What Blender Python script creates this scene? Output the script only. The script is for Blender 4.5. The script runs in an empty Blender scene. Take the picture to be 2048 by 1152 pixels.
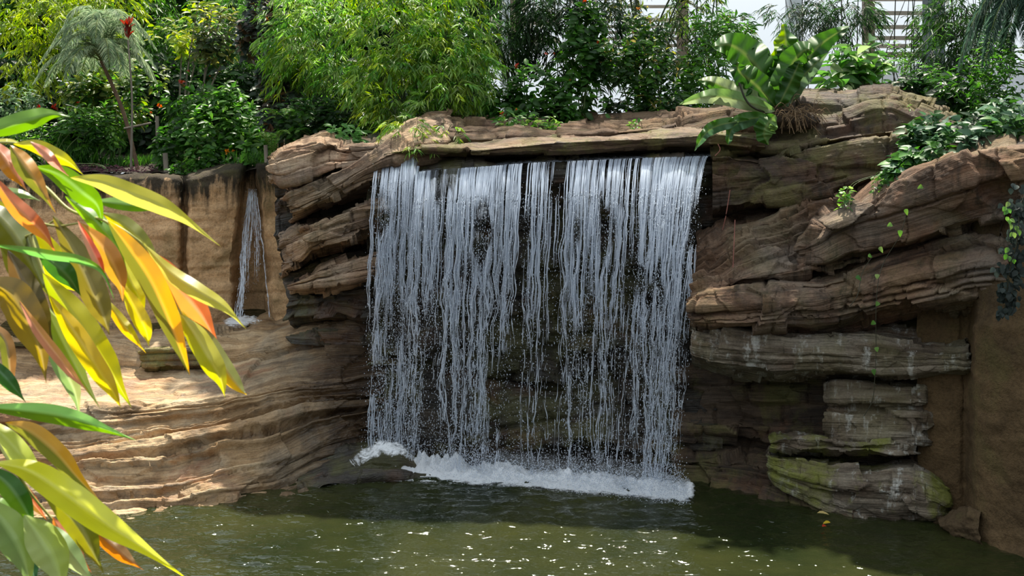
import bpy, math, random
import numpy as np
random.seed(7)
rng = np.random.default_rng(7)
SC = bpy.context.scene
COL = SC.collection
F, HZ, CX, EYE = 2300.0, 250.0, 1024.0, 4.4      # lens in pixels, horizon row, centre column, eye height over the pool

def W(px, py, Y):
    px, py, Y = np.broadcast_arrays(np.asarray(px, float), np.asarray(py, float), np.asarray(Y, float))
    return np.stack([(px-CX)/F*Y, Y, EYE-(py-HZ)/F*Y], -1)

# ---------------------------------------------------------------- noise
def _h(i, j, k, s):
    n = (i.astype(np.int64)*374761393 + j.astype(np.int64)*668265263 + k.astype(np.int64)*1442695041 + s*974634533) & 0xffffffff
    n = ((n ^ (n >> 13))*1274126177) & 0xffffffff
    n = ((n ^ (n >> 15))*2246822519) & 0xffffffff
    return ((n ^ (n >> 16)) & 0xffffff)/float(0xffffff)
def vn(p, s=0):
    p = np.asarray(p, float); f = np.floor(p); t = p-f; t = t*t*t*(t*(t*6-15)+10); f = f.astype(np.int64)
    x, y, z = f[..., 0], f[..., 1], f[..., 2]; a, b, c = t[..., 0], t[..., 1], t[..., 2]
    def L(u, v, w): return u+(v-u)*w
    r = L(L(L(_h(x,y,z,s), _h(x+1,y,z,s), a), L(_h(x,y+1,z,s), _h(x+1,y+1,z,s), a), b),
          L(L(_h(x,y,z+1,s), _h(x+1,y,z+1,s), a), L(_h(x,y+1,z+1,s), _h(x+1,y+1,z+1,s), a), b), c)
    return r*2-1
def fbm(p, s=0, o=4, lac=2.1, g=.5):
    r = 0; a = 1.; n = 0.; p = np.asarray(p, float)
    for i in range(o):
        r = r+a*vn(p, s+i*17); n += a; a *= g; p = p*lac+3.7
    return r/n
def n1(x, s=0):
    x = np.asarray(x, float); return vn(np.stack([x, x*0+.5, x*0+s*1.37], -1), s)
def sstep(a, b, x):
    t = np.clip((x-a)/(b-a), 0, 1); return t*t*(3-2*t)

# ---------------------------------------------------------------- objects
def mesh_from(name, verts, faces, mat=None, uv=None, colors=None, smooth=True, matidx=None):
    """faces: int array (n,3|4) or a list of such arrays"""
    me = bpy.data.meshes.new(name)
    verts = np.asarray(verts, np.float32).reshape(-1, 3)
    fl = faces if isinstance(faces, list) else [faces]
    fl = [np.asarray(f, np.int32) for f in fl if len(f)]
    me.vertices.add(len(verts)); me.vertices.foreach_set('co', verts.ravel())
    nl = sum(f.size for f in fl); nf = sum(len(f) for f in fl)
    me.loops.add(nl); me.loops.foreach_set('vertex_index', np.concatenate([f.ravel() for f in fl]))
    tot = np.concatenate([np.full(len(f), f.shape[1], np.int32) for f in fl])
    st = np.concatenate([[0], np.cumsum(tot)[:-1]]).astype(np.int32)
    me.polygons.add(nf); me.polygons.foreach_set('loop_start', st); me.polygons.foreach_set('loop_total', tot)
    me.polygons.foreach_set('use_smooth', np.full(nf, smooth, bool))
    idx = np.concatenate([f.ravel() for f in fl])
    if uv is not None:
        l = me.uv_layers.new(name='UVMap'); l.data.foreach_set('uv', np.asarray(uv, np.float32)[idx].ravel())
    if colors is not None:
        c = np.asarray(colors, np.float32)
        if c.shape[1] == 3: c = np.concatenate([c, np.ones((len(c), 1), np.float32)], 1)
        a = me.color_attributes.new('tint', 'FLOAT_COLOR', 'POINT'); a.data.foreach_set('color', c.ravel())
    me.update(calc_edges=True); me.validate()
    mats = mat if isinstance(mat, (list, tuple)) else [mat]
    for m in mats:
        if m: me.materials.append(m)
    if matidx is not None: me.polygons.foreach_set('material_index', np.asarray(matidx, np.int32))
    return me
def link(name, me, parent=None, loc=None):
    o = bpy.data.objects.new(name, me); COL.objects.link(o)
    if parent is not None: o.parent = parent
    if loc is not None: o.location = loc
    return o
def tag(o, label=None, cat=None, group=None, kind=None):
    if label: o['label'] = label
    if cat: o['category'] = cat
    if group: o['group'] = group
    if kind: o['kind'] = kind
    return o
def thing(name, loc, label, cat, group=None, rz=0., sc=1.):
    o = bpy.data.objects.new(name, None); COL.objects.link(o); o.location = loc; o.rotation_euler = (0, 0, rz)
    o.scale = (sc,)*3; o.empty_display_size = .1
    return tag(o, label, cat, group)
def copy_thing(src, loc, label, rz=0., sc=1., group=None):
    r = src.copy(); COL.objects.link(r); r.location = loc; r.rotation_euler = (0, 0, rz); r.scale = (sc,)*3; r['label'] = label
    if group: r['group'] = group
    for ch in src.children:
        c = ch.copy(); COL.objects.link(c); c.parent = r
        for g in ch.children:
            d = g.copy(); COL.objects.link(d); d.parent = c
    return r

class MB:
    """collects pieces into one mesh"""
    def __init__(s): s.v = []; s.f3 = []; s.f4 = []; s.c = []; s.uv = []; s.n = 0
    def add(s, v, f, c=None, uv=None):
        v = np.asarray(v, float).reshape(-1, 3); f = np.asarray(f, int)
        if len(v) == 0: return s
        s.v.append(v); (s.f3 if f.shape[1] == 3 else s.f4).append(f+s.n); s.n += len(v)
        c = np.array([.5, .5, .5]) if c is None else np.asarray(c, float)
        s.c.append(np.broadcast_to(c, (len(v), 3)) if c.ndim == 1 else c)
        s.uv.append(np.zeros((len(v), 2)) if uv is None else uv)
        return s
    def mesh(s, name, mat, smooth=True):
        fl = []
        if s.f3: fl.append(np.concatenate(s.f3))
        if s.f4: fl.append(np.concatenate(s.f4))
        return mesh_from(name, np.concatenate(s.v), fl, mat, uv=np.concatenate(s.uv), colors=np.concatenate(s.c), smooth=smooth)
    def build(s, name, mat, parent=None, smooth=True):
        return link(name, s.mesh(name, mat, smooth), parent)

def grid_faces(nu, nv, wrap_u=False):
    i, j = np.meshgrid(np.arange(nu if wrap_u else nu-1), np.arange(nv-1), indexing='ij')
    i2 = (i+1) % nu
    return np.stack([i*nv+j, i2*nv+j, i2*nv+j+1, i*nv+j+1], -1).reshape(-1, 4)
def unit(v):
    v = np.asarray(v, float); return v/np.maximum(np.linalg.norm(v, axis=-1, keepdims=True), 1e-9)
def catmull(pts, n):
    p = np.asarray(pts, float); m = len(p)
    if m == 2: return p[0]+(p[1]-p[0])*np.linspace(0, 1, n)[:, None]
    q = np.vstack([2*p[0]-p[1], p, 2*p[-1]-p[-2]])
    t = np.linspace(0, m-1-1e-9, n); i = np.floor(t).astype(int); t = (t-i)[:, None]
    a, b, c, d = q[i], q[i+1], q[i+2], q[i+3]
    return .5*((2*b)+(c-a)*t+(2*a-5*b+4*c-d)*t**2+(3*b-a-3*c+d)*t**3)
def tube(mb, pts, r, k=6, n=None, c=None, closed=True):
    p = np.asarray(pts, float)
    if n: p = catmull(p, n)
    m = len(p); r = np.broadcast_to(np.asarray(r, float), (m,)) if np.ndim(r) == 0 or len(np.atleast_1d(r)) == m else np.interp(np.linspace(0,1,m), np.linspace(0,1,len(r)), r)
    T = unit(np.gradient(p, axis=0)); up = np.where(np.abs(T[:, 2:3]) > .95, np.array([1., 0, 0]), np.array([0., 0, 1]))
    A = unit(np.cross(T, up)); B = np.cross(T, A)
    a = np.linspace(0, 2*np.pi, k, endpoint=False)
    v = p[None]+r[None, :, None]*(np.cos(a)[:, None, None]*A[None]+np.sin(a)[:, None, None]*B[None])
    uvx = np.concatenate([[0], np.cumsum(np.linalg.norm(np.diff(p, axis=0), axis=1))])
    uv = np.stack([np.broadcast_to(a[:, None]/6.283, (k, m)), np.broadcast_to(uvx[None], (k, m))], -1).reshape(-1, 2)
    cc = c if c is None or np.ndim(c) == 1 else np.broadcast_to(c[None], (k, m, 3)).reshape(-1, 3)
    mb.add(v.reshape(-1, 3), grid_faces(k, m, True), cc, uv)
    if closed:
        e = np.concatenate([p[:1], p[-1:]]); base = mb.n
        i = np.arange(k); i2 = (i+1) % k
        ring0 = v[:, 0]; ring1 = v[:, -1]
        c0 = None if c is None else (c if np.ndim(c) == 1 else c[0]); c1 = None if c is None else (c if np.ndim(c) == 1 else c[-1])
        mb.add(np.vstack([ring0, p[:1]]), np.stack([i2, i, np.full(k, k)], 1), c0)
        mb.add(np.vstack([ring1, p[-1:]]), np.stack([i, i2, np.full(k, k)], 1), c1)
    return mb

# ---------------------------------------------------------------- materials
class NT:
    def __init__(s, name):
        s.m = bpy.data.materials.new(name); s.m.use_nodes = True; s.t = s.m.node_tree; s.t.nodes.clear()
        s.out = s.n('ShaderNodeOutputMaterial')
    def n(s, ty, **k):
        x = s.t.nodes.new(ty)
        for a, b in k.items(): setattr(x, a, b)
        return x
    def l(s, a, b): s.t.links.new(a, b)
    def val(s, sock, v):
        if hasattr(v, 'is_output') or isinstance(v, bpy.types.NodeSocket): s.l(v, sock)
        else: sock.default_value = v
    def noise(s, vec, scale, detail=4, rough=.55, dist=0.):
        x = s.n('ShaderNodeTexNoise'); s.l(vec, x.inputs['Vector']); x.inputs['Scale'].default_value = scale
        x.inputs['Detail'].default_value = detail; x.inputs['Roughness'].default_value = rough; x.inputs['Distortion'].default_value = dist
        return x.outputs['Fac']
    def mapping(s, vec, scale, loc=(0, 0, 0)):
        x = s.n('ShaderNodeMapping'); s.l(vec, x.inputs['Vector']); x.inputs['Scale'].default_value = scale; x.inputs['Location'].default_value = loc
        return x.outputs['Vector']
    def ramp(s, fac, stops, interp='LINEAR'):
        x = s.n('ShaderNodeValToRGB'); s.l(fac, x.inputs['Fac']); cr = x.color_ramp; cr.interpolation = interp
        while len(cr.elements) < len(stops): cr.elements.new(.5)
        for e, (p, c) in zip(cr.elements, stops):
            e.position = p; e.color = (c, c, c, 1) if np.ndim(c) == 0 else tuple(c)+(1,)
        return x.outputs['Color']
    def mix(s, fac, a, b, mode='MIX'):
        x = s.n('ShaderNodeMix', data_type='RGBA', blend_type=mode)
        s.val(x.inputs['Factor'], fac)
        for k, v in ((6, a), (7, b)): s.val(x.inputs[k], v if isinstance(v, bpy.types.NodeSocket) else tuple(v)+(1,) if len(v) == 3 else v)
        return x.outputs[2]
    def math(s, op, a, b=0., clamp=False):
        x = s.n('ShaderNodeMath', operation=op, use_clamp=clamp); s.val(x.inputs[0], a); s.val(x.inputs[1], b); return x.outputs[0]
    def bump(s, h, strength, dist=.02, normal=None):
        x = s.n('ShaderNodeBump'); s.l(h, x.inputs['Height']); x.inputs['Strength'].default_value = strength; x.inputs['Distance'].default_value = dist
        if normal is not None: s.l(normal, x.inputs['Normal'])
        return x.outputs['Normal']
    def bsdf(s, **k):
        x = s.n('ShaderNodeBsdfPrincipled')
        for a, v in k.items():
            a = a.replace('_', ' ')
            if isinstance(v, tuple) and len(v) == 3: v = v+(1,)
            s.val(x.inputs[a], v)
        return x

def rock_mat(name, pal, wet=0., stain=.5, moss=0., grey=.3, lam=1., white=0., fine=1., dim=.6):
    """layered sandstone; pal = four colours from dark to light along the beds"""
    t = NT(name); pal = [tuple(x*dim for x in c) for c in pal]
    uv = t.n('ShaderNodeUVMap').outputs['UV']; pos = t.n('ShaderNodeTexCoord').outputs['Object']
    a = t.noise(t.mapping(uv, (.55, 3.2, 1)), 1.6, 5, .6, .6)
    col = t.ramp(a, [(.28, pal[0]), (.44, pal[1]), (.56, pal[2]), (.72, pal[3])])
    b = t.noise(pos, 1.1, 5, .6, .4)
    g = t.ramp(b, [(.45, 0.), (.68, 1.)])
    col = t.mix(t.math('MULTIPLY', g, grey), col, tuple(x*dim for x in (.25, .225, .19)))
    # thin laminations in the beds
    lm = t.noise(t.mapping(uv, (.9, 26, 1)), 1.5, 4, .65, .35)
    lr = t.ramp(lm, [(.34, .35), (.48, 1.), (.7, 1.15)])
    col = t.mix(.75*lam, col, t.mix(1., col, lr, 'MULTIPLY'))
    # rusty blotches
    ru = t.ramp(t.noise(t.mapping(uv, (.8, 1.6, 1), (3, 7, 0)), 1.3, 4, .6, .8), [(.55, 0.), (.7, 1.)])
    col = t.mix(t.math('MULTIPLY', ru, .45), col, tuple(x*dim for x in (.26, .115, .055)))
    # black run-off streaks hanging down the faces
    st = t.noise(t.mapping(pos, (7, 7, .55)), 1.2, 5, .7, .25)
    sm = t.noise(pos, .8, 3)
    stf = t.math('MULTIPLY', t.ramp(st, [(.5, 0.), (.66, 1.)]), t.ramp(sm, [(.4, .15), (.62, 1.)]))
    col = t.mix(t.math('MULTIPLY', stf, stain), col, (.028, .024, .018))
    if white:
        wf = t.math('MULTIPLY', t.ramp(t.noise(t.mapping(pos, (5, 5, 1.0), (4, 0, 0)), 1.5, 5, .7), [(.55, 0.), (.66, 1.)]), white)
        col = t.mix(wf, col, (.5, .5, .46))
    if moss:
        mf = t.ramp(t.noise(t.mapping(pos, (1, 1, .8), (9, 2, 1)), 1.6, 5, .65, .5), [(.46, 0.), (.6, 1.)])
        col = t.mix(t.math('MULTIPLY', mf, moss), col, (.15, .16, .025))
    sp = t.noise(pos, 38, 3, .7)
    col = t.mix(.5*fine, col, t.mix(1., col, t.ramp(sp, [(.3, .55), (.6, 1.15)]), 'MULTIPLY'))
    h = t.math('ADD', t.math('MULTIPLY', lm, 1.0*lam), t.math('ADD', t.math('MULTIPLY', t.noise(pos, 14, 6, .65), .7), t.math('MULTIPLY', sp, .22)))
    nrm = t.bump(h, .8, .035)
    rg = t.ramp(t.noise(pos, 3.1, 4), [(.35, .9-.72*wet), (.65, .95-.45*wet)])
    p = t.bsdf(Base_Color=col, Roughness=rg, Normal=nrm)
    p.inputs['Specular IOR Level'].default_value = .25+.35*wet
    t.l(p.outputs[0], t.out.inputs[0]); return t.m

def leaf_mat(name, trans=.45, rough=.45, spec=.4, sat=1.):
    """leaf tissue; its colour is each leaf's own tint"""
    t = NT(name)
    c = t.n('ShaderNodeVertexColor', layer_name='tint').outputs['Color']
    p = t.bsdf(Base_Color=c, Roughness=rough); p.inputs['Specular IOR Level'].default_value = spec
    hs = t.n('ShaderNodeHueSaturation'); t.l(c, hs.inputs['Color']); hs.inputs['Hue'].default_value = .495; hs.inputs['Value'].default_value = 1.5; hs.inputs['Saturation'].default_value = 1.1
    tr = t.n('ShaderNodeBsdfTranslucent'); t.l(hs.outputs[0], tr.inputs['Color'])
    mx = t.n('ShaderNodeMixShader'); mx.inputs[0].default_value = trans
    t.l(p.outputs[0], mx.inputs[1]); t.l(tr.outputs[0], mx.inputs[2]); t.l(mx.outputs[0], t.out.inputs[0]); return t.m
def plain_mat(name, col, rough=.7, bump=0., scale=20, var=.25, metal=0., stretch=(1, 1, 1)):
    t = NT(name); pos = t.mapping(t.n('ShaderNodeTexCoord').outputs['Object'], stretch)
    n = t.noise(pos, scale, 5, .6)
    c = t.mix(1., col, t.ramp(n, [(.3, 1-var), (.7, 1+var)]), 'MULTIPLY')
    p = t.bsdf(Base_Color=c, Roughness=rough, Metallic=metal)
    if bump: t.l(t.bump(n, bump, .02), p.inputs['Normal'])
    t.l(p.outputs[0], t.out.inputs[0]); return t.m

# ---------------------------------------------------------------- layered rock
def facets(P, size, k, s):
    """broken faces: every chip of the surface is tilted its own way"""
    q = P/np.array([size*1.5, size*1.5, size]); q = q+.25*np.stack([vn(q*1.7, s+1), vn(q*1.7, s+2), vn(q*1.7, s+3)], -1)
    f = np.floor(q).astype(np.int64); best = np.full(q.shape[:-1], 9.); out = np.zeros(q.shape[:-1])
    for i in (-1, 0, 1):
        for j in (-1, 0, 1):
            for l in (-1, 0, 1):
                c = f+np.array([i, j, l]); a, b, d = c[..., 0], c[..., 1], c[..., 2]
                o = np.stack([_h(a, b, d, s+11), _h(a, b, d, s+12), _h(a, b, d, s+13)], -1); e = q-(c+.15+.7*o); dd = (e**2).sum(-1)
                g = np.stack([_h(a, b, d, s+21), _h(a, b, d, s+22), _h(a, b, d, s+23)], -1)*2-1
                m = dd < best; best = np.where(m, dd, best); out = np.where(m, k*size*((e*g).sum(-1)+.28*(_h(a, b, d, s+31)*2-1)), out)
    return out
def rock(name, curves, segs, nu, mat, seed=0, strata=None, amp=.07, block=.05, big=.1, fine=.02, thick=(.06, .22), smooth=2, gro=.05, endround=0., jw=(.5, 1.4), tilt=0., facet=0., fsz=.55, ks=None):
    """loft through control curves ([(px,py,distance),...] each), then weather the surface into beds and blocks"""
    ns = len(curves)-1
    if np.ndim(segs) == 0: segs = [segs]*ns
    if strata is None: strata = [1.]*ns
    u = np.linspace(0, 1, nu); C = []
    for cv in curves:
        c = np.asarray(cv, float); s = (c[:, 0]-c[0, 0])/(c[-1, 0]-c[0, 0]) if c[-1, 0] != c[0, 0] else np.linspace(0, 1, len(c))
        py = np.interp(u, s, c[:, 1]); Y = np.interp(u, s, c[:, 2]); px = c[0, 0]+(c[-1, 0]-c[0, 0])*u
        k = ks or max(1, nu//60); ker = np.ones(2*k+1)/(2*k+1)
        py = np.convolve(np.pad(py, k, mode='reflect', reflect_type='odd'), ker, 'valid'); Y = np.convolve(np.pad(Y, k, mode='reflect', reflect_type='odd'), ker, 'valid')
        C.append(W(px, py, Y))
    rows = []; wt = []
    for k in range(ns):
        for q in np.arange(segs[k])/segs[k]:
            rows.append(C[k]*(1-q)+C[k+1]*q); wt.append(strata[k])
    rows.append(C[-1]); wt.append(strata[-1])
    P = np.stack(rows, 1); wt = np.array(wt)       # (nu, nv, 3)
    for _ in range(smooth):
        P[:, 1:-1] = .5*P[:, 1:-1]+.25*(P[:, :-2]+P[:, 2:])
        wt[1:-1] = .5*wt[1:-1]+.25*(wt[:-2]+wt[2:])
    if endround:
        xx = np.linspace(0, 1, nu); L = np.linalg.norm(P[-1, 0]-P[0, 0])
        e = np.minimum(xx, 1-xx)*L/endround; back = endround*(1-np.sqrt(np.clip(1-(1-np.clip(e, 0, 1))**2, 0, 1)))
        P[..., 1] += back[:, None]
    du = np.gradient(P, axis=0); dv = np.gradient(P, axis=1)
    N = unit(np.cross(du, dv))
    cam = unit(np.array([0, 0, EYE])-P)
    if (N*cam).sum(-1).mean() < 0: N = -N; flip = True
    else: flip = False
    for _ in range(6):
        N[:, 1:-1] = N[:, 1:-1]*.5+.25*(N[:, :-2]+N[:, 2:])
    N = unit(N)
    lu = np.concatenate([[0], np.cumsum(np.linalg.norm(np.diff(P.mean(1), axis=0), axis=1))])
    lv = np.concatenate([[0], np.cumsum(np.linalg.norm(np.diff(P, axis=1), axis=2).mean(0))])
    U, V = np.meshgrid(lu, lv, indexing='ij')
    r = np.random.default_rng(seed+100)
    q3 = P+seed*5.3
    sv = V+.05*fbm(np.stack([U*.9, V*.9, U*0+seed], -1), seed)+.02*fbm(np.stack([U*4, V*4, U*0+seed], -1), seed+3)+tilt*U
    nl = int((sv.max()-sv.min())/thick[0])+4
    b = sv.min()-.1+np.concatenate([[0], np.cumsum(r.uniform(*thick, nl)*r.choice([.5, 1., 1.7], nl))])
    L = np.clip(np.searchsorted(b, sv.ravel()).reshape(sv.shape)-1, 0, nl-1)
    t0 = b[L]; t1 = b[L+1]; th = t1-t0; fr = (sv-t0)/th
    lo = r.uniform(-1, 1, nl+2)
    def off(Li): return lo[Li]+.7*vn(np.stack([U*.8, Li*7.31, U*0+seed], -1), seed+5)
    oc = off(L); on = off(np.minimum(L+1, nl)); op = off(np.maximum(L-1, 0))
    e = .12
    oo = np.where(fr > 1-e, oc+(on-oc)*.5*sstep(1-e, 1, fr), np.where(fr < e, oc+(op-oc)*.5*sstep(e, 0, fr), oc))
    d = amp*oo
    ed = np.minimum(fr, 1-fr)*th
    gv = np.clip(.5+1.2*vn(np.stack([U*1.3, L*3.17, U*0+seed], -1), seed+9), 0, 1.5)   # beds open and close along their length
    d = d-gro*gv*np.exp(-(ed/.014)**2)
    if block:
        jwL = r.uniform(*jw, nl+1)[L]; ph = r.uniform(0, 9, nl+1)[L]
        jx = (U+.06*fbm(np.stack([V*5, U*2, U*0+seed], -1), seed+2))/jwL+ph
        ci = np.floor(jx); bo = _h(ci, L, ci*0+3, seed)*2-1; je = np.minimum(jx-ci, 1-(jx-ci))*jwL
        d = d+block*bo*sstep(0, .05, je)-gro*.7*np.exp(-(je/.016)**2)*(bo > -.2)
    d = d*wt[None]
    d = d+big*fbm(q3*np.array([.9, .9, 1.3]), seed+20, 3)+fine*fbm(q3*np.array([5, 5, 9]), seed+30, 4)
    if facet: d = d+facets(P, fsz, facet, seed)+.5*facets(P+3.3, fsz*.4, facet*.8, seed+1)
    P2 = P+N*d[..., None]
    f = grid_faces(nu, P.shape[1])
    if not flip: f = f
    uv = np.stack([U, V], -1).reshape(-1, 2)
    if flip: f = f[:, ::-1]
    me = mesh_from(name, P2.reshape(-1, 3), f, mat, uv=uv)
    return link(name, me)
# ================================================================ rockwork
TAN = [(.05, .032, .018), (.17, .10, .055), (.30, .20, .115), (.40, .28, .17)]
RED = [(.06, .035, .022), (.16, .092, .056), (.27, .165, .105), (.36, .26, .175)]
OCH = [(.14, .08, .035), (.32, .20, .095), (.48, .33, .18), (.58, .43, .26)]
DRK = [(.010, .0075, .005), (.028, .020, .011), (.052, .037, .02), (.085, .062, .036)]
PAL = [(.10, .07, .045), (.25, .19, .13), (.40, .33, .24), (.52, .45, .35)]
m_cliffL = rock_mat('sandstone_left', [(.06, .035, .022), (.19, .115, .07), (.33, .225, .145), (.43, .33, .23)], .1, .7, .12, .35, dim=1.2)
m_top = rock_mat('sandstone_top', [(.07, .04, .025), (.20, .115, .065), (.34, .21, .125), (.45, .30, .19)], .1, .8, .1, .2, dim=.42)  # low dim puts the bamboo's shade on the rear shelf into its colour
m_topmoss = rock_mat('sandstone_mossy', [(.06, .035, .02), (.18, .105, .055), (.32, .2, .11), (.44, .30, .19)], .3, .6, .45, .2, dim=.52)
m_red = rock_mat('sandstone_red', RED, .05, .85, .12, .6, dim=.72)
m_dark = rock_mat('sandstone_shaded', [(.045, .026, .016), (.12, .07, .042), (.22, .135, .08), (.29, .2, .125)], .25, .9, .3, .3, dim=.46)  # right boulders: tree shade is put into this darker colour
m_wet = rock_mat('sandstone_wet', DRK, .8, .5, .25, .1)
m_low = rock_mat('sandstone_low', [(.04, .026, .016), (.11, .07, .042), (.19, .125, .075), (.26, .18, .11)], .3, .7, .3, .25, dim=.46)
m_pale = rock_mat('sandstone_pale', PAL, .15, .5, .15, .3, white=.6, dim=.5)
m_algae = rock_mat('sandstone_algae', PAL, .3, .45, .9, .25, white=.75, dim=.5)

def ochre_mat():
    t = NT('sandstone_terrace')
    uv = t.n('ShaderNodeUVMap').outputs['UV']; pos = t.n('ShaderNodeTexCoord').outputs['Object']
    a = t.noise(t.mapping(uv, (.5, 2.4, 1)), 1.7, 5, .6, .6)
    col = t.ramp(a, [(.3, OCH[0]), (.45, OCH[1]), (.56, OCH[2]), (.72, OCH[3])])
    gm = t.ramp(t.noise(pos, 1.4, 5, .6, .5), [(.48, 0.), (.66, .6)]); col = t.mix(gm, col, (.30, .26, .19))
    lm = t.noise(t.mapping(uv, (1., 22, 1)), 1.5, 4, .65, .35)
    col = t.mix(.7, col, t.mix(1., col, t.ramp(lm, [(.34, .4), (.48, 1.), (.7, 1.12)]), 'MULTIPLY'))
    ru = t.ramp(t.noise(t.mapping(uv, (.8, 1.6, 1), (3, 7, 0)), 1.2, 4, .6, .8), [(.55, 0.), (.7, .5)]); col = t.mix(ru, col, (.30, .11, .05))
    # the stone the spray keeps wet is darker and shines
    sx = t.n('ShaderNodeSeparateXYZ'); t.l(pos, sx.inputs[0])
    wx = t.math('ADD', sx.outputs['X'], t.math('MULTIPLY', t.noise(pos, 1.5, 5, .65), 1.6))
    wf = t.n('ShaderNodeMapRange'); t.l(wx, wf.inputs[0]); wf.inputs[1].default_value = -2.6; wf.inputs[2].default_value = -1.4
    wet = wf.outputs[0]
    damp = t.ramp(t.noise(pos, 2.2, 4, .6, .3), [(.5, 0.), (.62, .55)])
    col = t.mix(damp, col, t.mix(1., col, (.45, .38, .3), 'MULTIPLY'))
    col = t.mix(wet, col, t.mix(1., col, (.17, .145, .12), 'MULTIPLY'))
    sp = t.noise(pos, 36, 3, .7); col = t.mix(.5, col, t.mix(1., col, t.ramp(sp, [(.3, .6), (.6, 1.12)]), 'MULTIPLY'))
    h = t.math('ADD', lm, t.math('ADD', t.math('MULTIPLY', t.noise(pos, 13, 6, .65), .8), t.math('MULTIPLY', sp, .2)))
    rg = t.math('SUBTRACT', t.math('SUBTRACT', .85, t.math('MULTIPLY', wet, .5)), t.math('MULTIPLY', damp, .6))
    p = t.bsdf(Base_Color=col, Roughness=rg, Normal=t.bump(h, .8, .035)); t.l(p.outputs[0], t.out.inputs[0]); return t.m
m_ochre = ochre_mat()
m_step = rock_mat('sandstone_step', [(.05, .03, .014), (.15, .09, .035), (.26, .165, .065), (.36, .25, .12)], .5, .9, .5, .1, dim=.8)

def mud_mat(name, base, dark, moss):
    """sprayed-on cement rockwork: plain, pitted, stained black along the top and green at the foot"""
    t = NT(name)
    uv = t.n('ShaderNodeUVMap').outputs['UV']; pos = t.n('ShaderNodeTexCoord').outputs['Object']
    n = t.noise(pos, 1.6, 6, .62, .3)
    col = t.ramp(n, [(.3, tuple(x*.55 for x in base)), (.5, base), (.7, tuple(x*1.25 for x in base))])
    sy = t.n('ShaderNodeSeparateXYZ'); t.l(uv, sy.inputs[0])
    streak = t.noise(t.mapping(pos, (4.5, 4.5, .5)), 1.2, 5, .7)
    tp = t.math('SUBTRACT', t.math('ADD', sy.outputs[1], t.math('MULTIPLY', streak, -1.7)), .22)
    topf = t.ramp(tp, [(.1, 1.), (.42, 0.)])
    col = t.mix(t.math('MULTIPLY', topf, dark), col, (.035, .03, .022))
    mf = t.math('MULTIPLY', t.ramp(t.noise(pos, 1.9, 5, .65, .4), [(.5, 0.), (.66, .8)]), moss); col = t.mix(mf, col, (.10, .09, .03))
    sp = t.noise(pos, 30, 4, .7); col = t.mix(.6, col, t.mix(1., col, t.ramp(sp, [(.32, .5), (.55, 1.1)]), 'MULTIPLY'))
    h = t.math('ADD', t.noise(pos, 9, 6, .7), t.math('MULTIPLY', sp, .5))
    p = t.bsdf(Base_Color=col, Roughness=.92, Normal=t.bump(h, .9, .04)); p.inputs['Specular IOR Level'].default_value = .2
    t.l(p.outputs[0], t.out.inputs[0]); return t.m
m_mudL = mud_mat('rockwork_ochre', (.60, .385, .205), .97, .6)
m_mudR = mud_mat('rockwork_brown', (.115, .074, .036), .35, .5)

ROCK = 'sandstone rocks around the fall'
def R(name, curves, segs, nu, mat, label, **k):
    o = rock(name, curves, segs, nu, mat, **k)
    return tag(o, label, 'rock', ROCK)

# --- left rockwork wall with the notch of the little fall
def lw(y, d, nl, nr, back=0., cr=.3):
    return [(-260, y, 17.3+d), (120, y, 17.2+d), (300, y, 17.0+d), (356, y, 16.98+d), (366, y, 17.0+d+cr), (374, y, 17.0+d+cr), (378, y, 16.82+d), (nl-40, y, 16.9+d),
            (nl-8, y, 17.0+d), (nl, y, 17.55+d), (nr, y, 17.6+d), (nr+6, y, 17.0+d), (nr+40, y, 16.9+d), (640, y, 17.0+d)]
def shift(c, f): return [(a, b+f(a), d) for a, b, d in c]
topc = lambda a: np.interp(a, [-260, 150, 330, 372, 420, 470, 520, 560, 640], [2, 2, 2, 6, -6, -14, -17, -10, 5])
wl = rock('wall_left', [shift(lw(338, 1.0, 490, 514), topc), shift(lw(346, .25, 490, 514), topc), shift(lw(354, .04, 490, 514), topc), shift(lw(372, 0, 489, 513), topc),
          lw(430, 0, 484, 518), lw(500, -.03, 480, 526), lw(570, -.05, 474, 534), lw(655, -.08, 468, 545)], [3, 3, 6, 20, 24, 24, 30], 330, m_mudL, seed=1,
          amp=.012, block=0, big=.10, fine=.03, gro=.0, smooth=1, ks=1)
wl['kind'] = 'structure'

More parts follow.
